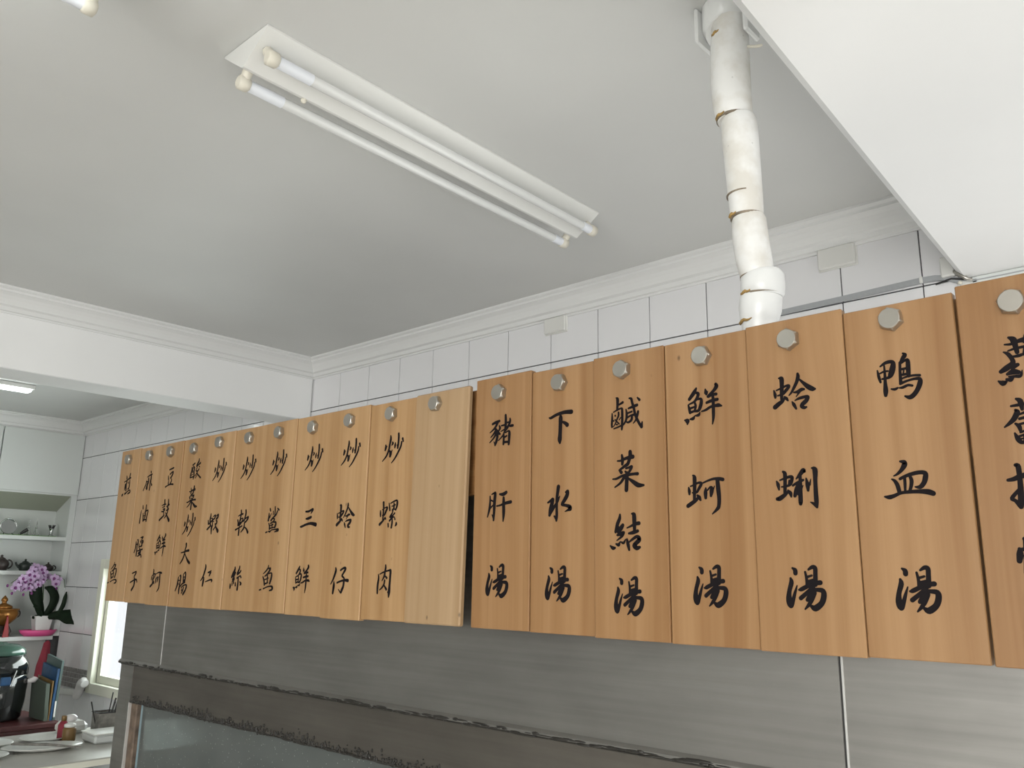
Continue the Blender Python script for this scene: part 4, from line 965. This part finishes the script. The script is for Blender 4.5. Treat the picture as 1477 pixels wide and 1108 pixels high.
# orchid on the third shelf
zz = U(-.472)
root = thing('pink_saucer', 'bright pink oval plastic saucer under the white orchid pot', 'saucer', (-7.2, 2.53, zz))
mb = MB(); mb.lathe([(.095, .0005), (.122, .022), (.134, .046), (.128, .047), (.112, .022), (.080, .010)], (-7.205, 2.53, zz), 28, sy=1.0, sx=.62); mb.build('dish', M['pink'], root)
root = thing('potted_orchid', 'pink and purple moth orchid in a white square tapered pot', 'orchid', (-7.2, 2.53, zz + .011))
mb = MB()
def sq(w, z): return [(-7.2 - w * .8, 2.545 - w, z), (-7.2 + w * .8, 2.545 - w, z), (-7.2 + w * .8, 2.545 + w, z), (-7.2 - w * .8, 2.545 + w, z)]
vs = sq(.044, zz + .0115) + sq(.064, zz + .150) + sq(.058, zz + .150) + sq(.054, zz + .13)
fs = [(3, 2, 1, 0)]
for L in (0, 4, 8):
    fs += [(L + k, L + (k + 1) % 4, L + 4 + (k + 1) % 4, L + 4 + k) for k in range(4)]
mb.add(vs, fs); mb.build('pot', M['potw'], root)
mb = MB(); mb.add(sq(.053, zz + .135), [(0, 1, 2, 3)]); mb.ball((-7.2, 2.525, zz + .138), (.045, .055, .022), 12, 5); mb.build('moss', M['leaf'], root)
def leaf(pts, w, name='leaf'):
    """a strap leaf along pts with half width list w, folded a little along its midrib"""
    mb = MB(); vs = []
    # smooth the traced spine
    Q = [Vector(p) for p in pts]; P = []; W = []
    for i in range(len(Q) - 1):
        a0, a1, a2, a3 = Q[max(i - 1, 0)], Q[i], Q[i + 1], Q[min(i + 2, len(Q) - 1)]
        for k in range(4):
            t = k / 4
            P.append(.5 * (2 * a1 + (a2 - a0) * t + (2 * a0 - 5 * a1 + 4 * a2 - a3) * t * t + (3 * a1 - a0 - 3 * a2 + a3) * t ** 3))
            W.append(w[i] + (w[i + 1] - w[i]) * (3 * t * t - 2 * t ** 3))
    P.append(Q[-1]); W.append(w[-1]); w = W
    for i, p in enumerate(P):
        d = (P[min(i + 1, len(P) - 1)] - P[max(i - 1, 0)]).normalized()
        side = d.cross(Vector((1, 0, .1))).normalized()
        up = Vector((1, 0, 0))
        vs += [p + side * w[i] - up * .004, p + up * .004, p - side * w[i] - up * .004]
    fs = []
    for i in range(len(P) - 1):
        a = i * 3
        fs += [(a, a + 1, a + 4, a + 3), (a + 1, a + 2, a + 5, a + 4)]
    n = len(vs)
    vs2 = vs + [v - Vector((.003, 0, 0)) for v in vs]
    fs2 = fs + [tuple(j + n for j in f[::-1]) for f in fs]
    for i in range(len(P) - 1):
        a = i * 3
        fs2 += [(a, a + 3, a + 3 + n, a + n), (a + 2, a + 2 + n, a + 5 + n, a + 5)]
    mb.add(vs2, fs2, 0, True); return mb.build(name, M['leaf'], root)
def at(y, z, x=-7.19): return (x, y, U(z))
leaf([at(2.54, -.335), at(2.51, -.25), at(2.475, -.16), at(2.48, -.08), at(2.50, -.03)], [.020, .034, .048, .036, .004])
leaf([at(2.55, -.335), at(2.60, -.26), at(2.615, -.19), at(2.585, -.13), at(2.53, -.11)], [.016, .028, .034, .030, .006], 'leaf')
leaf([at(2.55, -.34, -7.17), at(2.62, -.315, -7.10), at(2.70 - .02, -.325, -7.02), at(2.735 - .03, -.33, -6.95), at(2.72, -.33, -6.90)], [.012, .034, .058, .055, .02], 'leaf')
leaf([at(2.62, -.31, -7.10), at(2.645, -.25, -7.09), at(2.655, -.19, -7.09), at(2.66, -.14, -7.09)], [.010, .017, .016, .004], 'leaf')
leaf([at(2.53, -.34, -7.16), at(2.50, -.29, -7.13), at(2.46, -.255, -7.10), at(2.43, -.25, -7.08)], [.012, .016, .012, .003], 'leaf')
mb = MB(); mb.tube([at(2.53, -.34, -7.21), at(2.54, -.2, -7.22), at(2.52, -.07, -7.2), at(2.45, .0, -7.17), at(2.34, -.02, -7.13), at(2.26, -.08, -7.1)], [.004, .004, .0035, .003, .0025, .002], 8)
mb.tube([at(2.52, -.07, -7.2), at(2.60, -.01, -7.18), at(2.65, -.05, -7.15), at(2.655, -.11, -7.13)], [.003, .003, .0025, .002], 8); mb.build('flower_stem', M['stem'], root)
def flower_mesh():
    mb = MB()
    for k in range(5):
        t = PI / 2 + k * 2 * PI / 5; w = .017 if k in (1, 4) else .011
        vs = []; r = [.002, .012, .024, .033, .036]; ww = [.003, .8 * w, w, .7 * w, .002]
        for a, b in zip(r, ww):
            c, s = math.cos(t), math.sin(t)
            vs += [(.004 - a * .12, a * c - b * s, a * s + b * c), (.008 - a * .18, a * c, a * s), (.004 - a * .12, a * c + b * s, a * s - b * c)]
        fs = []
        for i in range(4):
            q = i * 3; fs += [(q, q + 1, q + 4, q + 3), (q + 1, q + 2, q + 5, q + 4)]
        mb.add(vs, fs, 0, True)
    mb.ball((.010, 0, -.003), (.009, .0115, .0125), 8, 5, 1)
    mb.tube([(.012, 0, -.008), (.020, 0, -.014)], [.005, .002], 6, 1)
    return mb.mesh('flower', [M['petal'], M['petal_dark']])
FM = flower_mesh()
# flower centres measured on the shelf (y, z)
FL = [(2.40, .028), (2.36, -.002), (2.415, -.012), (2.455, -.005), (2.50, .020), (2.53, -.01), (2.30, -.035), (2.345, -.055), (2.385, -.045), (2.435, -.045), (2.475, -.03), (2.515, -.045),
      (2.275, -.075), (2.32, -.09), (2.365, -.085), (2.41, -.08), (2.455, -.085), (2.345, -.115), (2.395, -.115), (2.44, -.12), (2.60, -.030), (2.64, -.045), (2.575, -.015), (2.475, .045), (2.44, .055), (2.25, -.11), (2.49, -.07), (2.62, -.075)]
rf = random.Random(5)
for (y, z) in FL:
    o = bpy.data.objects.new('flower', FM); COL.objects.link(o); o.parent = root
    o.location = Vector((-7.10 + rf.uniform(-.05, .05), 2.425 + (y - 2.44) * .74, U(z * .88 - .012))) - Vector(root.location)
    o.rotation_euler = (rf.uniform(-.5, .5), rf.uniform(-.1, .5), rf.uniform(-.9, .1)); s = rf.uniform(.80, 1.05); o.scale = (s, s, s)
for (y, z) in ((2.205, -.095), (2.25, -.155), (2.35, -.165), (2.42, -.155), (2.635, -.115)):
    mb = MB(); mb.ball((-7.09, 2.425 + (y - 2.44) * .80, U(z * .92 - .01)), (.009, .009, .012), 8, 5); mb.build('bud', M['petal_dark'], root)

# bronze ornament with a red ribbon
root = thing('bronze_urn', 'polished bronze lidded urn with dark feet and a red ribbon on the third shelf', 'urn', (-7.3, 2.3, zz))
c = (-7.29, 2.295, zz)
mb = MB(); mb.lathe([(.03, .075), (.06, .095), (.095, .13), (.108, .165), (.102, .19), (.112, .195), (.112, .201), (.085, .204), (.06, .207)], c, 28); mb.build('bowl', M['gold'], root)
mb = MB(); mb.lathe([(.062, .204), (.058, .222), (.035, .235), (.018, .242), (.016, .252), (.024, .262), (.022, .275), (.008, .292), (.002, .300)], c, 20); mb.build('lid', M['gold'], root)
mb = MB(); mb.lathe([(.055, .0005), (.065, .012), (.05, .03), (.03, .05), (.035, .078)], c, 20)
for t in (0.4, 2.5, 4.6):
    mb.tube([(c[0] + .07 * math.cos(t), c[1] + .07 * math.sin(t), zz + .008), (c[0] + .085 * math.cos(t), c[1] + .085 * math.sin(t), zz + .04), (c[0] + .05 * math.cos(t), c[1] + .05 * math.sin(t), zz + .095)], [.014, .018, .012], 8)
mb.build('foot', M['clay'], root)
for s in (-1, 1):
    mb = MB(); mb.tube([(c[0], c[1] + s * (.098 + .022 * math.sin(t)), zz + .165 + .026 * math.cos(t)) for t in [PI * i / 8 for i in range(9)]], .006, 8); mb.build('handle', M['clay'], root)
mb = MB(); xr = c[0] + .118
mb.add([(xr, 2.292, zz + .15), (xr, 2.300, zz + .15), (xr + .012, 2.313, zz + .001), (xr + .012, 2.277, zz + .001), (xr - .003, 2.292, zz + .15), (xr - .003, 2.300, zz + .15), (xr + .008, 2.318, zz + .001), (xr + .008, 2.272, zz + .001)],
       [(3, 2, 1, 0), (4, 5, 6, 7), (0, 1, 5, 4), (1, 2, 6, 5), (3, 0, 4, 7)]); mb.tube([(xr - .02, 2.296, zz + .155), (xr, 2.296, zz + .146)], .006, 8); mb.build('ribbon', M['red'], root)

# red cloth bag hanging below the third shelf
root = thing('folded_umbrella', 'folded red umbrella hanging from under the third shelf', 'umbrella', (-7.12, 2.56, U(-.55)))
mb = MB()
prof = [(.006, -.503), (.022, -.52), (.030, -.60), (.040, -.68), (.040, -.76), (.028, -.83), (.008, -.88)]
vs = []; seg_n = 18
for j, (r, z) in enumerate(prof):
    for k in range(seg_n):
        t = 2 * PI * k / seg_n; q = r * (1 + .16 * math.cos(5 * t + j * .5)); vs.append((-7.13 + q * math.cos(t), 2.585 - j * .005 + q * math.sin(t), U(z)))
fs = [(j * seg_n + k, j * seg_n + (k + 1) % seg_n, (j + 1) * seg_n + (k + 1) % seg_n, (j + 1) * seg_n + k) for j in range(len(prof) - 1) for k in range(seg_n)]
mb.add(vs, fs, 0, True); mb.build('canopy', M['redcloth'], root)
mb = MB(); mb.tube([(-7.13, 2.585, U(-.500)), (-7.13, 2.585, U(-.51))], .005, 8); mb.build('loop', M['clay'], root)

# maroon chest with the cooker and magazines
root = thing('low_chest', 'maroon lacquered chest standing below the shelves', 'chest', (-6.0, 1.5, 0))
tz = U(-.885)
mb = MB(); mb.box((-6.32, .6, .04), (-5.75, 2.20, tz - .03), bev=.004); mb.build('carcass', M['maroon'], root)
mb = MB(); mb.box((-6.34, .58, tz - .03), (-5.73, 2.215, tz), bev=.005); mb.build('top', M['maroon'], root)
for k in range(3):
    mb = MB(); mb.box((-5.75, .63 + k * .52, .10), (-5.735, 1.13 + k * .52, tz - .05), bev=.004); d = mb.build('door', M['maroon'], root)
    mb = MB(); mb.ball((-5.728, 1.08 + k * .52, .42), (.012, .012, .012), 8, 6); mb.build('knob', M['bolt'], d)
mb = MB(); mb.box((-6.3, .65, 0), (-5.8, 2.15, .04)); mb.build('plinth', M['black'], root)
root = thing('rice_warmer', 'tall glossy black rice warmer with a dark green lid on the maroon chest', 'cooker', (-6.0, 1.93, tz))
c = (-6.06, 1.922, tz)
mb = MB(); mb.lathe([(.15, .001), (.165, .02), (.175, .12), (.178, .24), (.172, .27)], c, 36); mb.build('body', M['cooker'], root)
mb = MB(); mb.lathe([(.174, .271), (.172, .33), (.15, .375), (.12, .395)], c, 36); mb.build('cover', M['cooker'], root)
mb = MB(); mb.lathe([(.150, .385), (.140, .42), (.10, .445), (.04, .452), (.03, .46), (.002, .462)], c, 36); mb.build('lid', M['cooker_lid'], root)
for s in (-1, 1):
    mb = MB(); mb.tube([(c[0] + .10, c[1] + s * .15, tz + .225), (c[0] + .105, c[1] + s * .185, tz + .23), (c[0] + .10, c[1] + s * .190, tz + .24)], [.012, .018, .022], 10); mb.build('handle', M['potw'], root)
mb = MB(); mb.box((c[0] + .168, c[1] - .028, tz + .215), (c[0] + .186, c[1] + .028, tz + .265), bev=.006); mb.build('clasp', M['blue'], root)
for s in (-1, 1):
    mb = MB(); mb.tube([(c[0] + .180, c[1] + s * .03, tz + .21), (c[0] + .178, c[1] + s * .055, tz + .30)], .0045, 8); mb.build('wire_catch', M['chrome'], root)
mg = [('sage', 2.150, .003, .235, 'pale green folder at the left of the bundle on the maroon chest', -.012), ('ochre', 2.166, .002, .25, 'thin ochre edged brochure between the green and blue folders', .0),
      ('blue', 2.178, .003, .325, 'bright blue magazine standing in the bundle on the maroon chest', .012), ('teal', 2.196, .003, .375, 'grey teal folder at the right end of the bundle on the maroon chest', .014)]
for (m_, y, e, h, lab, tilt) in mg:
    root = thing('folder', lab, 'folder', (-5.95, y, tz), 'upright folders on the chest')
    w = {'sage': .011, 'ochre': .004, 'blue': .007, 'teal': .007}[m_]
    mb = MB()
    x0, x1 = (-6.05, -5.80)
    vs = [(x0, y - w, tz + .001), (x1, y - w, tz + .001), (x1, y + w, tz + .001), (x0, y + w, tz + .001), (x0, y - w + tilt, tz + h), (x1, y - w + tilt, tz + h * .93), (x1, y + w + tilt, tz + h * .93), (x0, y + w + tilt, tz + h)]
    mb.add(vs, [(3, 2, 1, 0), (4, 5, 6, 7), (0, 1, 5, 4), (1, 2, 6, 5), (2, 3, 7, 6), (3, 0, 4, 7)]); mb.build('cover', M[m_], root)
    mb = MB(); mb.box((x1 + .0005, y - w * .7, tz + .02), (x1 + .002, y + w * .7, tz + h * .30)); mb.build('page_edge', M['boxw'] if m_ == 'teal' else M[m_], root)

# pipe rail and mosaic strip low on the back wall
root = thing('wall_pipe', 'white plastic pipe rail along the tiles ending in a white elbow at the window', 'pipe', (-6.8, WY - .04, U(-.84)))
mb = MB(); mb.tube([(-7.3 + .15, WY - .045, U(-.868)), (-6.60, WY - .045, U(-.835))], .022, 14); mb.build('rail', M['boxw'], root)
mb = MB(); mb.tube([(-6.63, WY - .045, U(-.862)), (-6.60, WY - .046, U(-.835)), (-6.575, WY - .048, U(-.80)), (-6.555, WY - .05, U(-.765)), (-6.52, WY - .052, U(-.750)), (-6.49, WY - .052, U(-.765))], [.026, .030, .031, .031, .030, .028], 14); mb.build('elbow', M['potw'], root)
mb = MB(); mb.box((-7.0, WY - .022, U(-.88)), (-6.98, WY - .003, U(-.84))); mb.box((-6.70, WY - .022, U(-.87)), (-6.68, WY - .003, U(-.82))); mb.build('bracket', M['boxw'], root)
mb = MB()
for i in range(14):
    for j in range(4):
        mb.box((-7.16 + i * .042, WY - .0075, U(-.825) + j * .036), (-7.16 + i * .042 + .038, WY - .0045, U(-.825) + j * .036 + .032))
o = mb.build('mosaic_strip', M['mosaic'], wall_back); stuff(o)

# pale work table nearer the beam with dishes on it
root = thing('work_table', 'pale topped work table in the far room at the lower left corner', 'table', (-4.5, 1.6, 0))
tz = U(-.80)
mb = MB(); mb.box((-4.90, .5, tz - .03), (-4.06, 2.55, tz), bev=.006); mb.build('table_top', M['steel_table'], root)
mb = MB(); mb.box((-4.0595, .52, tz - .028), (-4.053, 2.53, tz - .004)); mb.build('edge_band', M['ivory'], root)
for (x, y) in ((-4.86, .55), (-4.12, .55), (-4.86, 2.47), (-4.12, 2.47)):
    mb = MB(); mb.box((x, y, 0), (x + .04, y + .04, tz - .03)); mb.build('leg', M['steel_dull'], root)
def platter(label, x, y, rx, ry, a, z=0.0):
    r = thing('platter', label, 'platter', (x, y, tz + z), 'white platters on the work table')
    mb = MB(); mb.lathe([(.55, .001), (.62, .004), (1.0, .018), (.985, .021), (.6, .009), (.3, .008)], (0, 0, 0), 32)
    vs = []
    for (px, py, pz) in mb.v:
        u, v = px * rx, py * ry
        vs.append((x + u * math.cos(a) - v * math.sin(a), y + u * math.sin(a) + v * math.cos(a), tz + z + pz))
    mb.v = vs; mb.build('dish', M['plate'], r)
platter('oval white platter farthest left on the work table', -4.68, 1.48, .13, .10, .5)
platter('oval white platter at the back of the work table', -4.66, 1.74, .11, .12, .2)
platter('long white platter in the middle of the work table', -4.42, 1.64, .10, .17, -.3)
platter('white platter at the near left edge of the work table', -4.36, 1.35, .11, .13, .2)
root = thing('tongs', 'dark metal tongs lying across the white platters', 'tongs', (-4.40, 1.62, tz + .024))
for s in (0, .012):
    mb = MB(); mb.tube([(-4.50 + s, 1.54 - s, tz + .029), (-4.38 + s, 1.64, tz + .031), (-4.24 + s, 1.72 + s, tz + .028)], [.004, .006, .004], 8); mb.build('arm', M['mesh_grey'], root)
root = thing('tissue_pack', 'crumpled white tissue pack at the back of the work table', 'tissue pack', (-4.79, 1.9, tz))
mb = MB(); mb.box((-4.85, 1.84, tz + .001), (-4.73, 1.97, tz + .06), bev=.02); mb.build('pack', M['plate'], root)
mb = MB(); mb.ball((-4.79, 1.90, tz + .072), (.04, .03, .02), 9, 5); mb.build('tissue', M['potw'], root)
root = thing('sauce_bottle', 'small dark red sauce bottle with a tan cap on the work table', 'bottle', (-4.62, 1.94, tz))
mb = MB(); mb.lathe([(.022, .001), (.024, .01), (.024, .07), (.012, .09)], (-4.62, 1.80, tz), 16); mb.build('body', M['redcloth'], root)
mb = MB(); mb.lathe([(.013, .088), (.013, .11), (.010, .113)], (-4.62, 1.80, tz), 12); mb.build('cap', M['ochre'], root)
root = thing('ochre_jar', 'blurred ochre jar beside the red sauce bottle', 'jar', (-4.5, 1.98, tz))
mb = MB(); mb.lathe([(.026, .001), (.03, .01), (.03, .06), (.024, .07)], (-4.54, 1.80, tz), 16); mb.build('body', M['ochre'], root)
mb = MB(); mb.lathe([(.026, .070), (.026, .082), (.02, .085)], (-4.54, 1.80, tz), 16); mb.build('lid', M['plate'], root)
root = thing('chopping_box', 'low pale lidded plastic box at the right end of the work table', 'box', (-4.46, 1.98, tz))
mb = MB(); mb.box((-4.54, 1.86, tz + .001), (-4.38, 2.10, tz + .040), bev=.008); mb.build('box_body', M['cabinet'], root)
mb = MB(); mb.box((-4.545, 1.855, tz + .0405), (-4.375, 2.105, tz + .048), bev=.004); mb.build('lid', M['plate'], root)
root = thing('utensil_holder', 'square grey mesh holder with black utensils by the window', 'holder', (-4.70, 2.03, tz))
hz = tz + .001; hx, hy = -4.70, 2.03
mb = MB()
for (a, b, c_, d) in ((-.045, -.045, .045, -.042), (-.045, .042, .045, .045), (-.045, -.042, -.042, .042), (.042, -.042, .045, .042)):
    mb.box((hx + a, hy + b, hz), (hx + c_, hy + d, hz + .10))
mb.box((hx - .045, hy - .045, hz), (hx + .045, hy + .045, hz + .003)); mb.build('basket', M['mesh_grey'], root)
mb = MB()
for (a, b) in (((-.046, -.046), (.046, -.046)), ((-.046, .046), (.046, .046)), ((-.046, -.046), (-.046, .046)), ((.046, -.046), (.046, .046))):
    mb.tube([(hx + a[0], hy + a[1], hz + .10), (hx + b[0], hy + b[1], hz + .10)], .003, 6)
mb.build('rim', M['black'], root)
UL = ['thin black stick leaning out alone at the left of the grey holder', 'black utensil second from the left in the grey holder by the window', 'tallest thin black stick in the grey holder', 'thickest black utensil, rightmost in the grey holder', 'shortest black utensil in the right hand cluster of the grey holder']
for ui, (a, b, c_, d, h, w) in enumerate(((0, -.03, .0, -.075, .155, .003), (.01, .01, .01, .045, .165, .004), (-.02, .02, -.02, .04, .19, .003), (.0, .03, .0, .07, .175, .006), (.03, .0, .03, .035, .15, .004))):
    r2 = thing('utensil', UL[ui], 'utensil', (hx + a, hy + b, hz + .004), 'black utensils in the holder')
    mb = MB(); mb.tube([(hx + a, hy + b, hz + .004), (hx + (a + c_) / 2, hy + (b + d) / 2, hz + h / 2), (hx + c_, hy + d, hz + h)], [w * .7, w, w * 1.2], 8); mb.build('shaft', M['black'], r2)
